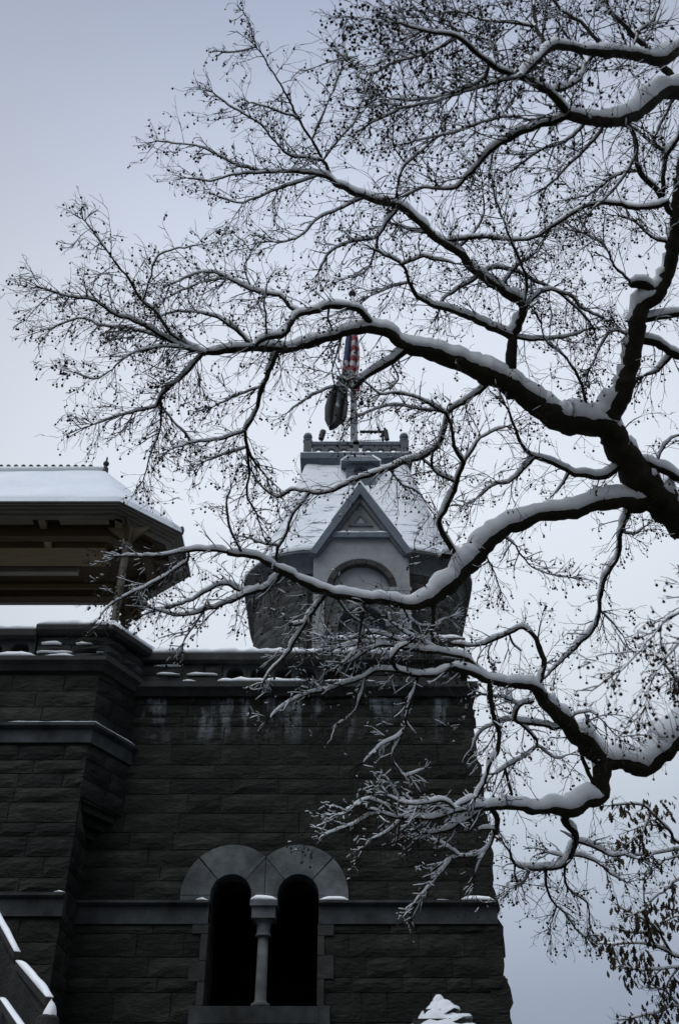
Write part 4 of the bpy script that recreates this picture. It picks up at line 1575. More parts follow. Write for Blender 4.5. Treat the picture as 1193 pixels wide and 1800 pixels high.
for j in range(rows + 1):
    t = j / rows
    for i in range(n):
        a = 2 * math.pi * i / n
        r = .075 * (math.cos(t * math.pi / 2) ** .6 if j < rows else .001)
        mb.v.append((nb.x + .06 + r * math.cos(a) * .75, nb.y + r * math.sin(a), nb.z - .24 + .15 * t + .03 * noise.noise(Vector((a, t, 3)))))
for j in range(rows):
    for i in range(n):
        i2 = (i + 1) % n
        mb.f.append((j * n + i, j * n + i2, (j + 1) * n + i2, (j + 1) * n + i))
mb.build('snow', 'snow', nw, smooth=True)
l0, l1 = AT(4, 1752, 8.3), AT(46, 1812, 7.4)
slope_piece(l0, l1, .05, .06, stair, True, .012, 9)
for t in (.15, .85):
    mb = MB()
    p = l0.lerp(l1, t)
    mb.tube([p - Vector((0, 0, .05)), Vector((p.x, p.y, gz(p.x, p.y) - .2))], [.03, .03], 8)
    mb.build('rail_post', 'iron', stair)

#TREES#
# ------------------------------------------------------------------ trees
RTREE = random.Random(101)
def cr(a, b, c, d, t):
    return .5 * ((2 * b) + (c - a) * t + (2 * a - 5 * b + 4 * c - d) * t * t + (3 * b - a - 3 * c + d) * t ** 3)
class Tree:
    def __init__(s, thing_, base, rng, seedoff):
        s.t, s.base, s.rng, s.so = thing_, base, rng, seedoff
        s.pl = []                                    # dense polylines [(x, y, w, zc)]
        s.twig, s.tsnow, s.balls = MB(), MB(), []
        s.heavy = False
    def depth_near(s, x, y):
        best, bz = 26.0, None
        for pl in s.pl:
            for (a, b, w, zc) in pl:
                d = math.hypot(a - x, b - y)
                if d < best:
                    best, bz = d, zc
        return bz
    def branch(s, pts, w0, w1, dens=1.0, zc=None, z1=None, drift=None, snow=1.0, name='branch', tips=True, balls=1.0, tl=1.0, ws=None):
        """pts in photo pixels, width from w0 to w1 pixels; depth follows the branch it leaves"""
        rng = s.rng
        n = len(pts)
        s.heavy = pts[0][1] > 1030 and sum(p[0] for p in pts) / n < 880
        s.gapk = 1.05 if s.heavy else .72 if pts[0][1] > 420 else .95
        if zc is None and s.pl:                      # start on the axis of the branch it leaves
            q = min((p for pl in s.pl for p in pl), key=lambda p: math.hypot(p[0] - pts[0][0], p[1] - pts[0][1]))
            dq = math.hypot(q[0] - pts[0][0], q[1] - pts[0][1])
            if dq > q[2] * .35 and dq < 40:
                pts = [(q[0], q[1])] + list(pts if dq > 12 else pts[1:])
                n = len(pts)
                if ws and len(ws) != n:
                    ws = [ws[0]] + list(ws)
        z0 = zc if zc is not None else (s.depth_near(*pts[0]) or s.base)
        L = sum(math.dist(pts[i], pts[i + 1]) for i in range(n - 1))
        if z1 is None:
            dr = drift if drift is not None else rng.uniform(-.22, .22)
            z1 = min(max(z0 + dr * L / 100, s.base - 2.2), s.base + 2.2)
        dense = []
        acc = 0
        for i in range(n - 1):
            a, b, c, d = pts[max(i - 1, 0)], pts[i], pts[i + 1], pts[min(i + 2, n - 1)]
            seg = math.dist(b, c)
            k = max(2, int(seg / 7))
            for j in range(k):
                t = j / k
                f = (acc + seg * t) / L
                if ws:
                    w = ws[i] + (ws[i + 1] - ws[i]) * t
                else:
                    w = w0 + (w1 - w0) * f ** .85
                dense.append([cr(a[0], b[0], c[0], d[0], t), cr(a[1], b[1], c[1], d[1], t), w, z0 + (z1 - z0) * f])
            acc += seg
        dense.append([pts[-1][0], pts[-1][1], ws[-1] if ws else w1, z1])
        sd_ = s.so + len(s.pl) * 3.7
        for i, q in enumerate(dense):                # crooked growth
            e = min(1, i / 4)
            am = (2.0 + q[2] * .09) * e
            bm_ = (1.6 + q[2] * .03) * e
            x_, y_ = q[0], q[1]
            q[0] += am * noise.noise(Vector((x_ * .04, y_ * .04, sd_))) + bm_ * noise.noise(Vector((x_ * .11, y_ * .11, sd_ + 2)))
            q[1] += am * noise.noise(Vector((x_ * .04, y_ * .04, sd_ + 9))) + bm_ * noise.noise(Vector((x_ * .11, y_ * .11, sd_ + 12)))
            q[2] *= 1 + .22 * noise.noise(Vector((x_ * .055, y_ * .055, sd_ + 5))) + .10 * noise.noise(Vector((x_ * .15, y_ * .15, sd_ + 6)))
        s.pl.append(dense)
        P = [PX(q[0], q[1], q[3]) for q in dense]
        Rr = [max(.004, q[2] * .5 * q[3] / F) for q in dense]
        mb = MB()
        w = max(w0, w1)
        mb.tube(P, Rr, 12 if w > 25 else 8 if w > 9 else 6)
        if w > 9:                                    # bark lumps
            for i, v in enumerate(mb.v):
                nz_ = noise.noise(Vector(v) * 7) * .10 + noise.noise(Vector(v) * 19) * .05
                r = Rr[min(len(Rr) - 1, i // (12 if w > 25 else 8))]
                c = P[min(len(P) - 1, i // (12 if w > 25 else 8))]
                mb.v[i] = tuple(Vector(v) + (Vector(v) - c) * nz_)
        o = mb.build(name, 'bark', s.t, smooth=True, fix=False)
        if snow:
            s.snow_on(P, Rr, o, snow, sd_)
        s.sprout(P, Rr, dens, balls, tips, tl)
        return o
    def snow_rings(s, P, Rr, amount, sd_, m=9):
        U = Vector((-.2, -.30, 1)).normalized()        # wet snow, driven a little from the left
        rings = []
        N = len(P)
        for i in range(N):
            t = (P[min(i + 1, N - 1)] - P[max(i - 1, 0)])
            if t.length < 1e-8:
                rings.append(None)
                continue
            t = t.normalized()
            up = U - t * U.dot(t)
            k = up.length
            if k < 1e-4:
                rings.append(None)
                continue
            up = up / k
            r = Rr[i]
            nz_ = noise.noise(P[i] * 3.1 + Vector((sd_, 0, 0)))
            n2 = noise.noise(P[i] * 9.0 + Vector((0, sd_, 0)))
            thin_ = max(0.0, 1 - r / .02)
            cov = (k - .42) / .35 + (.35 + .9 * thin_) * nz_ - .25 * thin_
            cov = max(0.0, min(1.0, cov))
            h = (r * .70 + .010 + .016 * min(1, r / .03)) * amount * cov * (1 + .38 * nz_ + .22 * n2)
            sv = t.cross(up)
            wd = (r * 1.04 + .005) * (.62 + .38 * cov)
            e = min(1, (i + .4) / 2.0, (N - 1 - i + .4) / 2.0)
            h *= e
            if cov < .04:
                wd, h = r * .5, -r * .5
            base = r * .02
            ring = []
            for j in range(m):
                a = math.pi * j / (m - 1)
                ring.append(P[i] + sv * (wd * math.cos(a)) + up * (base + (r - base + h) * math.sin(a) ** .8 - (0 if 0 < j < m - 1 else base * .6)))
            ring.append(P[i] + up * (-.1 * r))
            rings.append(ring)
        return rings
    def snow_on(s, P, Rr, o, amount, sd_):
        rings = [q for q in s.snow_rings(P, Rr, amount, sd_) if q]
        if len(rings) < 2:
            return
        m = len(rings[0])
        mb = MB()
        for q in rings:
            mb.v += [tuple(v) for v in q]
        for i in range(len(rings) - 1):
            for j in range(m):
                j2 = (j + 1) % m
                mb.f.append((i * m + j, i * m + j2, (i + 1) * m + j2, (i + 1) * m + j))
        mb.f.append(tuple(range(m))); mb.f.append(tuple(reversed(range((len(rings) - 1) * m, len(rings) * m))))
        mb.build('snow', 'snow', o, smooth=True, fix=False)
    def twig_line(s, p, d, L, r, level, balls, droop):
        rng = s.rng
        n = max(4, min(9, int(L / .06)))
        pts, rad = [p.copy()], [r]
        d = d.normalized()
        step = L / n
        kids = []
        for i in range(n):
            d = d + Vector((rng.uniform(-.19, .19), rng.uniform(-.19, .19), rng.uniform(-.19, .19) + droop * .09))
            d.normalize()
            p = p + d * step
            pts.append(p.copy())
            rad.append(max(.0018, r * (1 - .8 * (i + 1) / n)))
            if level < 3 and rng.random() < (.72 if level == 1 else .26 if s.heavy else .36):
                kids.append((p.copy(), d.copy(), i / n))
        s.twig.tube(pts, rad, 4 if level == 1 else 3, cap=False)
        # snow caught on the flatter stretches
        run = []
        def flush(run):
            if len(run) >= 2:
                q = [a + Vector((-.002, 0, b * .8 + .003)) for a, b in run]
                k = len(q)
                s.tsnow.tube(q, [(b * .95 + (.0034 if s.heavy else .0030)) * (.55 if i in (0, k - 1) else 1) for i, (a, b) in enumerate(run)], 4, cap=True)
        lim = {1: .55, 2: .7, 3: .86}[level]
        for i in range(len(pts)):
            t = (pts[min(i + 1, n)] - pts[max(i - 1, 0)]).normalized()
            flat = math.sqrt(max(0, 1 - t.z * t.z))
            keep = flat > lim - (.12 if s.heavy else 0) and noise.noise(pts[i] * 4.0) > (.02 if level == 1 else .2) - (.2 if s.heavy else 0)
            if keep and i < len(pts) - 1:
                run.append((pts[i], max(rad[i], .003)))
            else:
                flush(run)
                run = []
        flush(run)
        if balls:
            for i in range(1, len(pts)):
                if rng.random() < .055 * balls * (1.6 if i > n * .6 else 1):
                    sl = rng.uniform(.02, .07)
                    q = pts[i] + Vector((rng.uniform(-.015, .015), rng.uniform(-.015, .015), -sl))
                    s.twig.tube([pts[i], q], [.0016, .0016], 3, cap=False)
                    s.balls.append((q, rng.uniform(.009, .0145)))
        for (kp, kd, f) in kids:
            lat = kd.cross(Vector((rng.uniform(-1, 1), rng.uniform(-1, 1), rng.uniform(-1, 1))))
            if lat.length < 1e-4:
                continue
            nd = kd * rng.uniform(.5, 1.0) + lat.normalized() * rng.uniform(.5, .95)
            s.twig_line(kp, nd, L * rng.uniform(.32, .62) * (1.1 - .4 * f), max(.0022, r * .62), level + 1, balls, droop)
    def sprout(s, P, Rr, dens, balls, tips, tl):
        rng = s.rng
        if dens <= 0:
            return
        N = len(P)
        acc = rng.uniform(0, .15)
        for i in range(1, N):
            seg = (P[i] - P[i - 1])
            acc += seg.length
            thin = Rr[i] < .05
            gap_ = s.gapk * (.078 if thin else .2) / dens / (1.15 if s.heavy else 1)
            while acc > gap_:
                acc -= gap_ * rng.uniform(.6, 1.5)
                t = seg.normalized()
                lat = t.cross(Vector((rng.uniform(-1, 1), rng.uniform(-1, 1), rng.uniform(-1, 1))))
                if lat.length < 1e-3:
                    continue
                lat.normalize()
                d = t * rng.uniform(.25, .95) + lat * rng.uniform(.5, 1.0) + Vector((-.12, 0, rng.uniform(-.25, .15)))
                L = rng.uniform(.24, .66) * tl * (1.0 if thin else .8)
                s.twig_line(P[i] + lat * Rr[i] * .6, d, L, min(Rr[i] * .6, rng.uniform(.0036, .0064)), 1, balls, rng.choice([-1, -1, -.6, .4]))
        if tips:
            t = (P[-1] - P[-3]).normalized()
            for k in range(int(3 * dens) + 2):
                d = t + Vector((rng.uniform(-.6, .6), rng.uniform(-.5, .5), rng.uniform(-.6, .6)))
                s.twig_line(P[-1], d, rng.uniform(.2, .5) * tl, max(.0035, min(.007, Rr[-1] * .8)), 1, balls, -.5)
    def finish(s):
        s.twig.build('twigs', 'twig', s.t, fix=False, kind='stuff')
        s.tsnow.build('twig_snow', 'snow', s.t, smooth=True, fix=False, kind='stuff')
        if s.balls:
            t_ = (1 + 5 ** .5) / 2
            iv = [Vector(v).normalized() for v in ((-1, t_, 0), (1, t_, 0), (-1, -t_, 0), (1, -t_, 0), (0, -1, t_), (0, 1, t_), (0, -1, -t_), (0, 1, -t_), (t_, 0, -1), (t_, 0, 1), (-t_, 0, -1), (-t_, 0, 1))]
            fi = [(0, 11, 5), (0, 5, 1), (0, 1, 7), (0, 7, 10), (0, 10, 11), (1, 5, 9), (5, 11, 4), (11, 10, 2), (10, 7, 6), (7, 1, 8), (3, 9, 4), (3, 4, 2), (3, 2, 6), (3, 6, 8), (3, 8, 9), (4, 9, 5), (2, 4, 11), (6, 2, 10), (8, 6, 7), (9, 8, 1)]
            mb = MB()
            for c, r in s.balls:
                mb.add([c + v * r for v in iv], fi)
            mb.build('seed_balls', 'seed', s.t, smooth=True, fix=False, kind='stuff')

BZ = 10.6
tb = PX(1420, 1500, 11.0)
tbase = Vector((tb.x + .35, tb.y - 1.2, gz(tb.x + .35, tb.y - 1.2)))
gum = thing('bare_tree', 'big bare snow laden tree with hanging seed balls reaching across the castle', 'tree', tbase)
T = Tree(gum, BZ, RTREE, 0.0)
# trunk, just outside the frame
tp = [tbase - Vector((0, 0, .3)), tbase.lerp(PX(1400, 1500, 10.9), .5), PX(1395, 1450, 10.8), PX(1360, 1230, 10.7), PX(1300, 1040, 10.6), PX(1235, 945, 10.6)]
mb = MB()
tp2 = []
for i in range(len(tp) - 1):
    a, b, c, d = tp[max(i - 1, 0)], tp[i], tp[i + 1], tp[min(i + 2, len(tp) - 1)]
    for j in range(8):
        tp2.append(Vector([cr(a[k], b[k], c[k], d[k], j / 8) for k in range(3)]))
tp2.append(tp[-1])
mb.tube(tp2, [.46 - .27 * (i / (len(tp2) - 1)) ** .8 for i in range(len(tp2))], 14)
mb.v = [tuple(Vector(v) * 1.0 + Vector((noise.noise(Vector(v) * 3), noise.noise(Vector(v) * 3 + Vector((5, 0, 0))), 0)) * .04) for v in mb.v]
mb.build('trunk', 'bark', gum, smooth=True, fix=False)
B = T.branch
# --- leading limb from the trunk to the fork
B([(1250, 955), (1195, 912), (1150, 872), (1112, 826), (1088, 785), (1066, 748)], 56, 50, .15, 10.6, 10.4, ws=[62, 58, 62, 50, 50, 50], name='limb', tips=False)
# --- great left limb
B([(1072, 752), (1056, 747), (995, 740), (945, 714), (895, 679), (845, 652), (794, 634), (744, 616), (714, 608), (690, 588), (658, 578), (610, 583), (563, 598), (503, 614), (453, 610), (402, 616), (362, 622)],
  48, 12, .45, None, 9.9, ws=[48, 48, 44, 42, 39, 36, 32, 29, 24, 19, 18, 16, 15, 14, 14, 13, 11], name='limb', tips=False)
B([(362, 622), (302, 601), (251, 571), (201, 551), (161, 526), (115, 521), (78, 508)], 9, 2.5, 1.7, tl=.8)
B([(352, 618), (300, 585), (277, 551), (251, 531), (226, 490), (191, 445), (156, 398), (146, 385)], 8, 2, 1.2, tl=.75)
B([(251, 531), (262, 500), (275, 455), (300, 440), (345, 432)], 4, 1.5, 1.0, tl=.6)
B([(300, 598), (240, 580), (190, 575), (140, 560), (90, 580)], 5, 1.8, 1.5, tl=.7)
B([(355, 626), (322, 661), (282, 697), (275, 715), (226, 727), (165, 745)], 8, 2, 1.4, tl=.8)
B([(282, 697), (284, 730), (280, 762), (264, 800), (252, 846)], 5, 2, 1.4, tl=.7)
B([(345, 640), (310, 670), (280, 702), (300, 735), (330, 770)], 5, 2, 1.2, tl=.7)
B([(320, 612), (270, 612), (225, 625), (175, 665), (130, 655)], 4, 1.5, 1.3, tl=.7)
B([(488, 622), (473, 651), (458, 692), (448, 727), (432, 757), (433, 787), (438, 830), (434, 868), (452, 905)], 11, 3, .8, tl=.8)
B([(433, 757), (392, 772), (345, 776), (300, 790)], 5, 1.8, 1.2, tl=.6)
B([(433, 783), (387, 801), (360, 812)], 4, 2, 1.0, tl=.6)
B([(436, 790), (463, 832), (490, 858)], 5, 2, 1.0, tl=.6)
B([(455, 675), (402, 702), (372, 716)], 4, 1.6, 1.2, tl=.6)
B([(448, 612), (402, 571), (372, 556), (322, 546), (280, 556)], 8, 2, 1.1, tl=.7)
B([(656, 578), (636, 547), (617, 541), (580, 537), (552, 546), (521, 556), (500, 586), (468, 594), (448, 606)], 11, 9, .7, tips=False)
B([(530, 552), (505, 535), (493, 521), (443, 511), (402, 490), (360, 478), (300, 500)], 8, 2, 1.3, tl=.8)
B([(468, 590), (468, 560), (464, 531), (470, 500)], 4, 1.6, 1.2, tl=.5)
B([(578, 537), (577, 560), (585, 580)], 5, 3, .4, tips=False)
B([(443, 511), (430, 470), (440, 440), (410, 410)], 3.5, 1.5, 1.2, tl=.6)
B([(402, 490), (350, 498), (300, 520)], 3, 1.5, 1.3, tl=.6)
B([(714, 614), (690, 633), (668, 647), (642, 663), (624, 679)], 13, 9, .5, tips=False)
B([(620, 674), (590, 680), (557, 690), (524, 712), (505, 726)], 4, 1.6, .9, tl=.6)
B([(612, 668), (592, 663)], 6, 5, .3, tips=False)
B([(606, 590), (592, 620), (583, 650), (588, 676)], 4, 2.5, 1.0, tl=.5)
B([(700, 610), (690, 640), (700, 668), (670, 690)], 4, 2, .9, tl=.6)
# --- upright stem with its fan
B([(892, 692), (897, 655), (900, 601), (910, 571), (918, 536), (875, 506), (834, 475), (809, 445), (769, 420), (729, 382), (694, 360), (643, 347), (600, 327), (568, 310), (540, 305), (503, 302)],
  20, 6, .5, None, None, .06, ws=[24, 21, 18, 19, 18, 15, 15, 15, 14, 13, 13, 11, 10, 9, 7, 6], name='limb', tips=False)
B([(503, 302), (460, 304), (412, 307), (370, 318), (330, 312)], 5, 1.6, 1.4, tl=.7)
B([(503, 302), (450, 300), (400, 282), (352, 257), (310, 252), (275, 247)], 4.5, 1.6, 1.3, tl=.55)
B([(585, 318), (568, 282), (548, 246), (523, 206), (503, 166), (473, 116), (450, 82)], 7, 2.4, 1.0, tl=.8)
B([(452, 86), (437, 40), (428, 20)], 2.4, 1.4, .9, tl=.35)
B([(450, 82), (420, 90), (392, 92)], 2, 1.4, 1.2, tl=.35)
B([(568, 282), (533, 277), (503, 270), (453, 216), (402, 186), (374, 163)], 5, 1.6, 1.3, tl=.7)
B([(560, 302), (530, 318), (483, 334), (427, 357), (380, 345)], 5, 1.6, 1.3, tl=.8)
B([(523, 206), (480, 192), (440, 180)], 3, 1.4, 1.5, tl=.5)
B([(548, 246), (565, 210), (585, 160), (600, 120)], 3, 1.4, 1.1, tl=.6)
B([(568, 282), (600, 240), (625, 210), (640, 165)], 3.5, 1.5, 1.1, tl=.6)
B([(694, 360), (700, 320), (712, 290), (745, 262), (770, 240)], 6, 2, 1.1, tl=.8)
B([(712, 290), (690, 255), (690, 215)], 3.5, 1.6, 1.2, tl=.7)
B([(640, 347), (600, 365), (560, 385), (520, 420), (480, 425)], 5, 1.6, 1.3, tl=.8)
B([(700, 366), (680, 390), (665, 415), (620, 425), (580, 445), (560, 480)], 7, 2, 1.3, tl=.8)
B([(665, 415), (655, 450), (640, 480), (610, 490)], 4, 1.8, 1.2, tl=.7)
B([(760, 410), (720, 405), (700, 395)], 6, 3, 1.0, tl=.6)
B([(890, 588), (865, 576), (819, 556), (779, 541), (739, 526), (719, 496), (706, 465), (658, 440)], 14, 4, .8, tl=.8)
B([(706, 470), (744, 450), (760, 455), (800, 463)], 6, 3, .9, tl=.6)
B([(846, 482), (822, 498), (800, 512), (779, 526), (770, 545)], 7, 3, .8, tl=.6)
B([(719, 496), (690, 505), (650, 520)], 4, 1.8, 1.2, tl=.7)
B([(900, 592), (945, 598), (995, 592), (1030, 580)], 7, 3, 1.0, tl=.8)
B([(920, 540), (925, 490), (905, 440), (890, 400), (870, 350), (865, 320)], 6, 2, 1.2, tl=.8)
B([(880, 510), (905, 470), (945, 440), (965, 400)], 6, 2, 1.1, tl=.8)
B([(918, 545), (955, 511), (1000, 520), (1021, 541), (1060, 560)], 7, 3, 1.1, tl=.8)
B([(846, 482), (880, 470), (945, 496), (995, 526), (1036, 566)], 6, 3, 1.1, tl=.7)
B([(1034, 738), (1021, 675), (995, 630), (960, 600), (950, 570)], 7, 2.5, 1.2, tl=.8)
B([(780, 425), (834, 418), (915, 422), (945, 415)], 7, 5, .8, tl=.6)
B([(945, 415), (995, 382), (1036, 360), (1071, 357), (1121, 367), (1176, 355)], 5, 9, .8, tips=False)
B([(800, 440), (840, 400), (850, 360), (845, 310)], 5, 1.8, 1.1, tl=.7)
# --- right-hand limb
B([(1064, 752), (1076, 722), (1096, 681), (1111, 626), (1119, 576), (1129, 536), (1156, 516), (1174, 475), (1186, 425), (1192, 352), (1202, 280), (1215, 200)],
  40, 22, .35, None, 10.2, ws=[46, 39, 34, 30, 28, 28, 27, 26, 26, 24, 22, 20], name='limb', tips=False)
B([(1150, 512), (1128, 500), (1108, 500)], 20, 17, .6, tips=False)
B([(1112, 500), (1080, 470), (1060, 430), (1020, 410)], 6, 2, 1.3, tl=.8)
B([(1130, 563), (1160, 556), (1193, 551), (1230, 540)], 13, 10, .6, tips=False)
B([(1115, 596), (1140, 598), (1161, 606), (1181, 621), (1210, 632)], 15, 13, .5, tips=False)
B([(1180, 622), (1161, 646), (1130, 660)], 9, 4, 1.0, tl=.7)
B([(1186, 425), (1150, 420), (1120, 395), (1090, 380)], 7, 2.5, 1.2, tl=.8)
B([(1176, 372), (1161, 347), (1146, 327), (1121, 297), (1116, 252), (1110, 225)], 11, 8, .7, tl=.7)
B([(1164, 345), (1164, 310), (1170, 275), (1192, 241), (1200, 210)], 9, 8, .7, tips=False)
B([(1176, 267), (1136, 246), (1111, 226), (1080, 215)], 7, 5, .8, tips=False)
B([(1120, 300), (1080, 310), (1040, 340), (1000, 350)], 5, 2, 1.3, tl=.9)
B([(1119, 600), (1080, 580), (1060, 600), (1040, 640)], 5, 2, 1.2, tl=.8)
# --- big curved lower limb
B([(1125, 884), (1085, 880), (1028, 893), (981, 903), (944, 907), (894, 928), (860, 951), (837, 981), (812, 1006), (777, 1040), (740, 1060), (702, 1060), (645, 1052), (589, 1044), (532, 1022), (494, 1003), (449, 980), (400, 970)],
  30, 8, .45, None, 9.6, ws=[34, 30, 27, 25, 25, 28, 31, 31, 31, 29, 21, 17, 16, 15, 14, 13, 10, 9], name='limb', tips=False)
B([(400, 970), (365, 966), (330, 968), (290, 976), (240, 978), (212, 976)], 8, 3, 1.0, tl=.7)
B([(428, 972), (405, 930), (398, 885), (405, 860)], 5, 2, 1.1, tl=.6)
B([(494, 1008), (470, 1034), (430, 1040), (395, 1026), (352, 1045), (315, 1065), (255, 1078)], 10, 3, 1.0, tl=.7)
B([(457, 1036), (400, 1058), (362, 1072), (319, 1082), (268, 1070)], 8, 3, 1.0, tl=.7)
B([(362, 1070), (340, 1100), (322, 1130)], 4, 2, 1.2, tl=.6)
B([(330, 985), (300, 1005), (268, 1028), (230, 1040)], 5, 2, 1.1, tl=.6)
B([(290, 1010), (260, 1030), (200, 1060), (170, 1090)], 4, 1.8, 1.0, tl=.6)
B([(571, 1050), (543, 1087), (518, 1126), (505, 1150), (480, 1175), (462, 1200)], 9, 3.5, .8, tl=.7)
B([(540, 1092), (513, 1098), (500, 1083)], 6, 5, .6, tips=False)
B([(641, 1056), (634, 1101), (624, 1144), (600, 1165)], 6, 3, .9, tl=.6)
B([(762, 1052), (760, 1090), (759, 1140)], 9, 7, .5, tl=.5)
B([(706, 1062), (720, 1090), (750, 1100), (790, 1085)], 4, 2, 1.1, tl=.7)
B([(589, 1046), (610, 1075), (640, 1100), (660, 1125)], 5, 2.5, 1.0, tl=.6)
B([(834, 981), (800, 976), (779, 974)], 17, 14, .3, tips=False)
B([(800, 968), (777, 936), (771, 917), (785, 891), (800, 853), (815, 812)], 10, 8, .6, tips=False)
B([(815, 814), (800, 789), (792, 747), (784, 725)], 7, 5, .7, tl=.6)
B([(815, 812), (834, 785), (845, 768), (890, 750)], 6, 3, .9, tl=.7)
B([(800, 850), (770, 834), (758, 815), (760, 795)], 6, 5, .8, tips=False)
B([(868, 662), (855, 677), (822, 702), (790, 725), (780, 755), (770, 785), (740, 804), (683, 823), (626, 844), (570, 866), (530, 862), (513, 861), (487, 872), (457, 853), (440, 822)], 9, 4, .8, ws=[8, 8, 8, 8, 9, 9, 9, 8, 7, 6, 5, 5, 5, 4, 3.5], tl=.7)
B([(547, 866), (528, 887), (513, 906), (498, 951), (488, 962), (487, 1000)], 5.5, 5, .7, tips=False)
B([(488, 958), (460, 955), (437, 945)], 4, 3, .9, tl=.5)
B([(784, 727), (744, 704), (700, 690), (668, 692), (640, 672)], 6, 2.5, 1.1, tl=.7)
B([(790, 722), (745, 720), (700, 712), (660, 720), (620, 735)], 5, 2, 1.1, tl=.7)
B([(683, 823), (705, 850), (740, 870), (760, 905)], 4, 1.8, 1.0, tl=.7)
B([(740, 806), (770, 832)], 4, 4, .8, tl=.4)
B([(845, 960), (870, 1010), (880, 1040)], 4, 2, 1.2, tl=.7)
B([(880, 935), (905, 960), (940, 1000), (1000, 1015)], 4, 1.6, 1.1, tl=.6)
# --- short left limb under the fork
B([(1092, 815), (1072, 832), (1051, 838), (1028, 834), (1001, 829), (971, 814), (941, 803), (920, 787), (907, 757), (890, 715)], 14, 4, .7, tl=.8)
B([(941, 806), (917, 827), (894, 847), (867, 854), (837, 877)], 7, 3, .9, tl=.8)
B([(1003, 832), (985, 855), (975, 868)], 6, 3, .5, tl=.5)
B([(1112, 812), (1132, 814), (1162, 824), (1193, 842), (1240, 860)], 14, 16, .4, tips=False)
B([(1150, 820), (1165, 790), (1180, 770), (1200, 765)], 5, 3, 1.0, tl=.8)
# --- hanging branch below the fork
B([(1110, 895), (1092, 935), (1087, 965), (1078, 992), (1061, 1018), (1053, 1052), (1053, 1079), (1041, 1106), (1014, 1134), (981, 1167), (954, 1194)], 9, 4, .8, None, None, .1, ws=[11, 8, 7.5, 9, 8, 7, 7, 7, 7, 5, 3], tl=.7)
B([(1092, 935), (1115, 938), (1135, 925)], 4, 2, 1.0, tl=.5)
B([(1053, 1072), (1080, 1100), (1100, 1130)], 3, 1.5, 1.2, tl=.6)
# --- lowest great limb
B([(1385, 1235), (1300, 1225), (1240, 1250), (1193, 1290), (1162, 1321), (1129, 1347), (1095, 1336), (1061, 1335), (1035, 1308), (1008, 1288), (981, 1254), (957, 1231), (937, 1208), (904, 1203), (860, 1196), (827, 1181), (793, 1172)],
  40, 12, .35, 10.7, 9.7, ws=[44, 44, 42, 41, 40, 36, 31, 34, 36, 33, 27, 23, 18, 16, 15, 15, 13], name='limb', tips=False)
B([(793, 1172), (769, 1186), (735, 1186), (702, 1180), (689, 1164), (697, 1143), (715, 1130)], 11, 6, .9, tl=.6)
B([(700, 1178), (668, 1178), (643, 1189), (610, 1201), (572, 1215), (547, 1197)], 8, 4, .9, tl=.6)
B([(580, 1213), (538, 1220), (500, 1240), (475, 1260)], 5, 2.5, 1.2, tl=.6)
B([(850, 1192), (823, 1160), (777, 1147), (727, 1143), (672, 1134), (635, 1151), (605, 1168)], 12, 4, 1.1, tl=.6)
B([(727, 1143), (690, 1120), (650, 1112), (610, 1125), (570, 1120)], 6, 3, 1.2, tl=.6)
B([(777, 1147), (740, 1128), (700, 1105), (680, 1085)], 6, 3, 1.1, tl=.6)
B([(672, 1134), (630, 1130), (590, 1140), (550, 1150)], 5, 2.5, 1.3, tl=.6)
B([(735, 1186), (728, 1215), (715, 1250), (706, 1290), (670, 1310), (640, 1340)], 6, 3, 1.0, tl=.6)
B([(643, 1189), (635, 1225), (620, 1255), (590, 1275)], 4, 2.5, .9, tl=.5)
B([(706, 1290), (690, 1330), (700, 1350), (712, 1365), (745, 1350)], 4, 2.5, 1.1, tl=.5)
B([(943, 1206), (952, 1187), (954, 1160), (941, 1123), (917, 1103), (894, 1113), (860, 1127), (830, 1134), (793, 1130)], 11, 5, .8, tl=.7)
B([(894, 1113), (900, 1130), (915, 1145)], 4, 3, .4, tips=False)
B([(870, 1125), (858, 1145), (865, 1175)], 3, 2, .5, tl=.4)
B([(857, 1202), (864, 1251), (876, 1288), (875, 1318), (860, 1342), (850, 1378), (835, 1402)], 10, 7, .6, tl=.7)
B([(991, 1272), (975, 1280), (954, 1274), (920, 1270), (904, 1264), (912, 1241), (937, 1232)], 9, 7, .7, tips=False)
B([(914, 1240), (880, 1225), (845, 1222)], 5, 2.5, 1.1, tl=.7)
B([(904, 1265), (877, 1268), (843, 1288), (830, 1320)], 6, 2.5, 1.2, tl=.7)
B([(912, 1270), (941, 1301), (937, 1318), (907, 1338), (870, 1360)], 6, 4, .9, tl=.6)
B([(888, 1348), (892, 1370), (898, 1396), (900, 1416)], 5, 6, .4, tips=False)
B([(940, 1310), (975, 1332), (1000, 1325)], 4, 2, 1.0, tl=.6)
B([(1012, 1295), (1021, 1325), (1034, 1362), (1046, 1392)], 8, 7, .2, tips=False)
B([(1010, 1256), (1040, 1252), (1060, 1270), (1090, 1300)], 4, 2, 1.0, tl=.6)
B([(1030, 1280), (1033, 1258)], 6, 6, .2, tips=False)
B([(1061, 1340), (1056, 1368), (1054, 1400), (1028, 1407), (994, 1425), (967, 1421), (934, 1424), (904, 1416), (870, 1417), (847, 1420)], 30, 12, .4, None, 9.6, ws=[32, 30, 30, 28, 26, 19, 17, 14, 13, 12], name='limb', tips=False)
B([(850, 1418), (800, 1426), (760, 1440), (735, 1438), (700, 1438), (646, 1422)], 10, 4, 1.2, tl=.6)
B([(850, 1420), (810, 1446), (768, 1462), (748, 1463)], 11, 6, 1.0, tl=.5)
B([(835, 1404), (790, 1425), (757, 1440)], 8, 4, 1.0, tl=.5)
B([(760, 1440), (734, 1420), (715, 1432), (697, 1450), (674, 1467), (640, 1487)], 6, 3, 1.2, tl=.6)
B([(800, 1424), (780, 1408), (740, 1412), (710, 1412), (680, 1398)], 6, 3, 1.3, tl=.6)
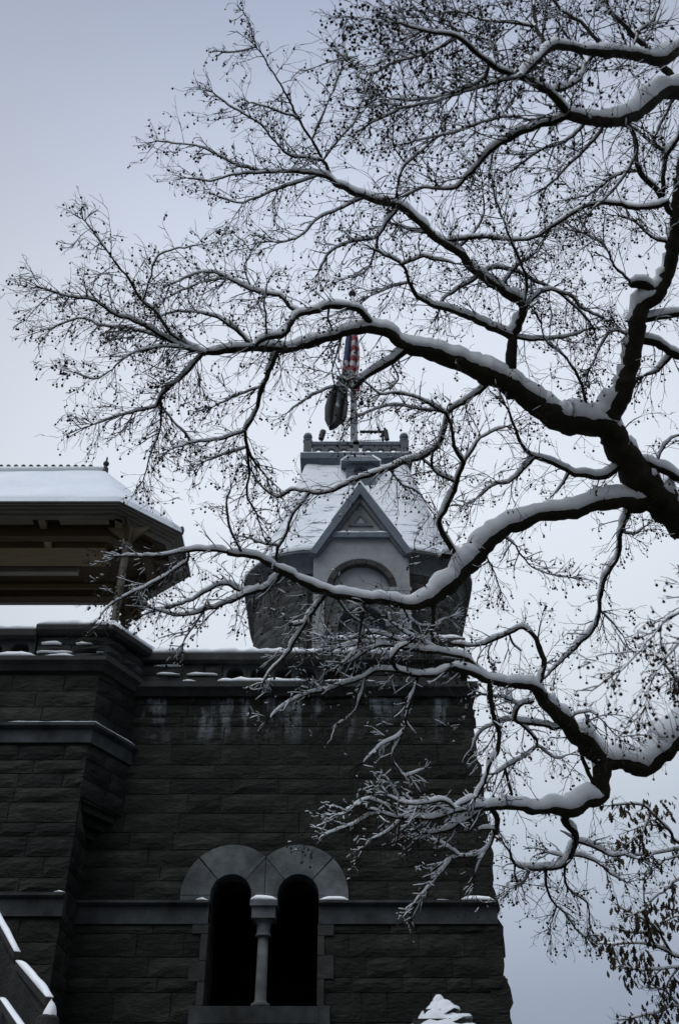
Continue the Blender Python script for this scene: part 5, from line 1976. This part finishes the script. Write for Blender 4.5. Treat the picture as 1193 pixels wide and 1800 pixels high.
B([(672, 1430), (650, 1434), (617, 1452), (563, 1471)], 5, 2.5, 1.3, tl=.6)
B([(700, 1438), (670, 1412), (640, 1408), (600, 1430)], 5, 2.5, 1.3, tl=.6)
B([(865, 1420), (874, 1440), (870, 1466)], 11, 9, .3, tips=False)
B([(872, 1458), (855, 1457), (840, 1458)], 6, 5, .4, tips=False)
B([(868, 1466), (858, 1490), (842, 1503), (811, 1507), (781, 1516)], 6, 3.5, .9, tl=.5)
B([(811, 1507), (781, 1487), (754, 1474)], 4, 3, .9, tl=.5)
B([(790, 1514), (778, 1532), (754, 1561), (728, 1588)], 5, 2.5, .9, tl=.5)
B([(855, 1500), (835, 1531), (832, 1560)], 3.5, 2, .8, tl=.5)
B([(1000, 1425), (991, 1442), (1012, 1467), (1010, 1485), (998, 1508), (984, 1523), (960, 1526), (931, 1527), (905, 1517), (893, 1495), (884, 1479)], 14, 4, .7, None, None, .1, ws=[16, 14, 13, 12, 11, 10, 9, 8.5, 7, 4, 3], tl=.6)
B([(1014, 1478), (1042, 1488), (1069, 1503), (1092, 1503), (1120, 1510)], 9, 3, .8, tl=.6)
B([(1004, 1503), (1042, 1511), (1075, 1538), (1101, 1552)], 6, 2, .9, tl=.6)
B([(992, 1522), (993, 1550), (1007, 1570), (1031, 1588), (1036, 1629)], 5, 2, .9, tl=.5)
B([(963, 1529), (960, 1558), (972, 1588), (990, 1602), (1007, 1626), (1028, 1649)], 5, 2, .9, tl=.5)
B([(975, 1600), (966, 1632)], 3, 1.5, 1.2, tl=.5)
B([(931, 1530), (919, 1552), (896, 1564)], 4, 2.5, .9, tl=.5)
B([(905, 1520), (905, 1544), (919, 1552)], 4, 3, .6, tips=False)
B([(1011, 1480), (985, 1460)], 3, 2, .4, tips=False)
B([(998, 1508), (970, 1500), (962, 1497)], 5, 3, .8, tl=.5)
# --- nearer limb across the upper right corner
near = dict()
B([(1330, 120), (1250, 140), (1193, 157), (1156, 166), (1121, 196), (1086, 211), (1036, 211), (995, 200)], 28, 18, .5, 9.2, 7.6, ws=[30, 29, 27, 25, 24, 22, 20, 18], name='limb', tips=False)
B([(1000, 204), (975, 171), (955, 156), (915, 136), (875, 121), (834, 91), (804, 65), (744, 55), (700, 40)], 14, 3, 1.5, None, 7.0, tl=.85, balls=1.3)
B([(1000, 202), (965, 216), (920, 231), (880, 252), (845, 282), (819, 312), (794, 332), (744, 332), (705, 345)], 13, 3, 1.1, None, 7.9, tl=.8)
B([(965, 161), (1011, 146), (1026, 111), (1005, 75), (985, 50)], 9, 4, 1.1, tl=.7)
B([(1320, 30), (1250, 60), (1193, 88), (1156, 106), (1106, 96), (1046, 91), (975, 81), (940, 111), (915, 136)], 24, 10, .8, 9.0, 7.3, ws=[26, 25, 23, 21, 17, 15, 13, 12, 10], name='limb', tips=False)
B([(1240, 200), (1180, 135), (1160, 110)], 14, 11, .3, tips=False)
B([(1156, 106), (1106, 55), (1076, 25), (1050, -20)], 10, 6, 1.0, tl=.7)
B([(1066, 92), (1026, 45), (985, 15), (960, -20)], 8, 5, 1.0, tl=.7)
B([(965, 85), (942, 45), (940, 0), (945, -30)], 8, 6, 1.0, tl=.7)
B([(945, 45), (900, 40), (850, 35), (800, 20), (760, 30)], 6, 2, 1.5, tl=.8, balls=1.4)
B([(860, 112), (845, 141), (784, 166), (724, 176), (670, 170)], 5, 2, 1.6, tl=.8, balls=1.4)
B([(875, 121), (865, 75), (800, 50), (780, 20)], 5, 2, 1.5, tl=.8, balls=1.3)
B([(915, 140), (834, 155), (760, 180), (694, 195), (640, 225)], 5, 2, 1.5, tl=.85, balls=1.4)
B([(955, 215), (900, 205), (850, 215), (790, 235), (720, 250)], 4.5, 2, 1.4, tl=.8)
B([(804, 65), (760, 90), (700, 110), (640, 130), (610, 100)], 4, 1.8, 1.5, tl=.75, balls=1.5)
B([(744, 55), (700, 60), (660, 35), (610, 30)], 3, 1.5, 1.5, tl=.6, balls=1.6)
B([(1060, 212), (1050, 240), (1000, 290), (960, 330)], 5, 2, 1.3, tl=.8)
B([(1100, 210), (1120, 260), (1090, 320), (1040, 370)], 5, 2, 1.2, tl=.8)
B([(1030, 212), (1000, 245), (950, 265), (900, 300)], 5, 2, 1.3, tl=.8)
B([(1106, 96), (1120, 60), (1150, 30), (1160, -10)], 6, 3, 1.3, tl=.8)
B([(1046, 91), (1020, 120), (960, 110)], 5, 2, 1.4, tl=.7)
B([(1193, 157), (1170, 200), (1150, 240)], 5, 2.5, 1.2, tl=.8)
# --- hanging sprays close to the lens at the right edge
B([(1260, 1010), (1215, 1050), (1193, 1075), (1160, 1100), (1120, 1150), (1090, 1180)], 6, 2.2, 1.2, 7.0, 6.6, tl=.55, balls=1.4, snow=.5)
B([(1260, 1090), (1215, 1115), (1193, 1130), (1165, 1165), (1143, 1200), (1133, 1240)], 5, 2, 1.2, 7.0, 6.6, tl=.5, balls=1.5, snow=.4)
B([(1165, 1165), (1185, 1190), (1200, 1200)], 2.5, 1.5, 1.0, tl=.4, balls=1.5)
T.finish()

# ------------------------------------------------------------------ oak that still holds its dry leaves
ob = PX(1400, 1700, 13.2)
obase = Vector((ob.x + .3, ob.y, gz(ob.x + .3, ob.y)))
oak = thing('oak_tree', 'young oak still holding brown withered leaves under a dusting of snow', 'tree', obase)
O = Tree(oak, 13.2, random.Random(55), 300.0)
mb = MB()
otp = [obase - Vector((0, 0, .3)), PX(1400, 1700, 13.2), PX(1390, 1560, 13.2), PX(1370, 1430, 13.2), PX(1360, 1280, 13.2)]
mb.tube(otp, [.2, .17, .14, .11, .07], 12)
mb.build('trunk', 'bark', oak, smooth=True, fix=False)
ends = []
def OB(pts, w0, w1, **k):
    k.setdefault('dens', .35)
    k.setdefault('balls', 0)
    k.setdefault('tl', .5)
    r = O.branch(pts, w0, w1, k.pop('dens'), **k)
    d = O.pl[-1]
    L_ = len(d)
    for i in range(L_):
        f = i / L_
        if f > .12:
            ends.append((d[i][0], d[i][1], d[i][3], f))
    return r
OB([(1385, 1530), (1280, 1510), (1193, 1482), (1174, 1459), (1145, 1429), (1129, 1416), (1095, 1414), (1072, 1416)], 10, 2.5, zc=13.2, z1=12.8)
OB([(1385, 1500), (1280, 1490), (1193, 1491), (1136, 1503), (1086, 1503)], 7, 2.5, zc=13.2, z1=12.9)
OB([(1230, 1495), (1193, 1505), (1169, 1512)], 4, 2.5)
OB([(1145, 1432), (1130, 1460), (1110, 1480), (1095, 1490)], 3, 1.6)
OB([(1174, 1459), (1150, 1450), (1130, 1452), (1105, 1462)], 3, 1.6)
OB([(1390, 1570), (1280, 1530), (1193, 1547), (1172, 1564), (1151, 1579), (1133, 1599), (1110, 1607)], 7, 2, zc=13.3, z1=13.0)
OB([(1395, 1660), (1280, 1690), (1193, 1682), (1172, 1673), (1154, 1664), (1145, 1652), (1136, 1617), (1131, 1580), (1130, 1548)], 11, 2, zc=13.3, z1=13.1)
OB([(1185, 1676), (1160, 1643), (1142, 1623), (1107, 1605), (1086, 1591)], 6, 2)
OB([(1154, 1662), (1122, 1658), (1078, 1661), (1048, 1657)], 4, 1.8)
OB([(1390, 1720), (1280, 1705), (1193, 1701), (1136, 1705), (1090, 1700)], 5, 2, zc=13.3, z1=13.0)
OB([(1136, 1640), (1110, 1640), (1090, 1632)], 3, 1.6)
OB([(1395, 1800), (1280, 1775), (1193, 1767), (1151, 1781), (1105, 1792)], 6, 2.5, zc=13.3, z1=13.0)
OB([(1193, 1767), (1170, 1745), (1155, 1738)], 4, 2)
OB([(1280, 1640), (1230, 1620), (1193, 1612), (1165, 1620)], 4, 2, zc=13.3, z1=13.4)
OB([(1193, 1702), (1178, 1720), (1170, 1735)], 3, 2)
O.finish()
# leaves: lobed, slightly curled, sharing a few meshes
leafm = []
RL = random.Random(9)
for k in range(5):
    outl = [(0, .0), (.10, .06), (.07, .13), (.2, .22), (.12, .30), (.28, .44), (.17, .53), (.27, .68), (.13, .76), (.14, .88), (0, 1.0)]
    V, Fc = [], []
    curl = RL.uniform(-.35, .35)
    for (x, y) in outl:
        zc_ = curl * (y - .4) ** 2
        V += [(-x, y, zc_ + x * RL.uniform(.3, .7)), (0, y, zc_), (x, y, zc_ + x * RL.uniform(.3, .7))]
    for i in range(len(outl) - 1):
        a = i * 3
        Fc += [(a, a + 1, a + 4, a + 3), (a + 1, a + 2, a + 5, a + 4)]
    me = bpy.data.meshes.new('leaf')
    me.from_pydata(V, [], Fc)
    me.materials.append(M['leaf'])
    leafm.append(me)
spots = [(1086, 1425), (1095, 1420), (1070, 1420), (1150, 1420), (1150, 1445), (1160, 1435), (1172, 1420), (1110, 1440), (1125, 1480), (1120, 1475), (1105, 1480), (1130, 1500), (1095, 1485), (1085, 1505),
         (1140, 1515), (1155, 1520), (1100, 1520), (1080, 1518), (1085, 1600), (1100, 1610), (1110, 1625), (1125, 1620), (1120, 1640), (1150, 1600), (1165, 1590), (1180, 1600), (1170, 1620), (1190, 1630), (1060, 1660),
         (1050, 1655), (1075, 1665), (1085, 1675), (1100, 1680), (1110, 1690), (1120, 1700), (1095, 1720), (1110, 1720), (1125, 1715), (1140, 1690), (1150, 1720), (1170, 1730), (1160, 1745), (1150, 1770), (1130, 1785),
         (1110, 1795), (1100, 1798), (1175, 1780), (1185, 1740), (1135, 1655), (1140, 1630), (1090, 1640), (1180, 1560), (1190, 1575), (1165, 1640)]
nl = 0
def put_leaf(p, sc):
    global nl
    o = bpy.data.objects.new('leaf', RL.choice(leafm))
    link(o, oak)
    d = Vector((RL.uniform(-.6, .6), RL.uniform(-.6, .6), -1)).normalized()
    qn = d.to_track_quat('Y', 'Z')
    from mathutils import Quaternion
    qn = qn @ Quaternion((0, 1, 0), RL.uniform(0, 6.28))
    o.rotation_mode = 'QUATERNION'
    o.rotation_quaternion = qn
    o.location = p
    o.scale = (sc * RL.uniform(.8, 1.1), sc, sc)
    nl += 1
for (x, y) in spots:
    near_ = min(ends, key=lambda e: math.hypot(e[0] - x, e[1] - y))
    for k in range(RL.randint(3, 5)):
        put_leaf(PX(x + RL.gauss(0, 12), y + RL.gauss(-4, 10), near_[2] + RL.uniform(-.15, .15)), RL.uniform(.09, .145))
while nl < 290:
    e = RL.choice(ends)
    if e[0] > 1215 or e[3] < .3:
        if RL.random() < .97:
            continue
    put_leaf(PX(e[0] + RL.gauss(0, 5), e[1] + RL.gauss(2, 5), e[2] + RL.uniform(-.1, .1)), RL.uniform(.08, .13))

# the smaller leaves, too many to pick apart
lm = MB()
for k in range(620):
    if RL.random() < .6:
        x, y = RL.choice(spots)
        e = min(ends, key=lambda q: math.hypot(q[0] - x, q[1] - y))
        p = PX(x + RL.gauss(0, 14), y + RL.gauss(-4, 11), e[2] + RL.uniform(-.2, .2))
    else:
        e = RL.choice(ends)
        p = PX(e[0] + RL.gauss(0, 7), e[1] + RL.gauss(2, 6), e[2] + RL.uniform(-.15, .15))
    me = RL.choice(leafm)
    sc = RL.uniform(.05, .10)
    rot = Matrix.Rotation(RL.uniform(0, 6.28), 3, 'Z') @ Matrix.Rotation(RL.uniform(-2.4, -.9), 3, 'X') @ Matrix.Rotation(RL.uniform(-.7, .7), 3, 'Y')
    lm.add([p + rot @ (v.co * sc) for v in me.vertices], [tuple(f.vertices) for f in me.polygons])
lm.build('small_leaves', 'leaf', oak, fix=False, kind='stuff')
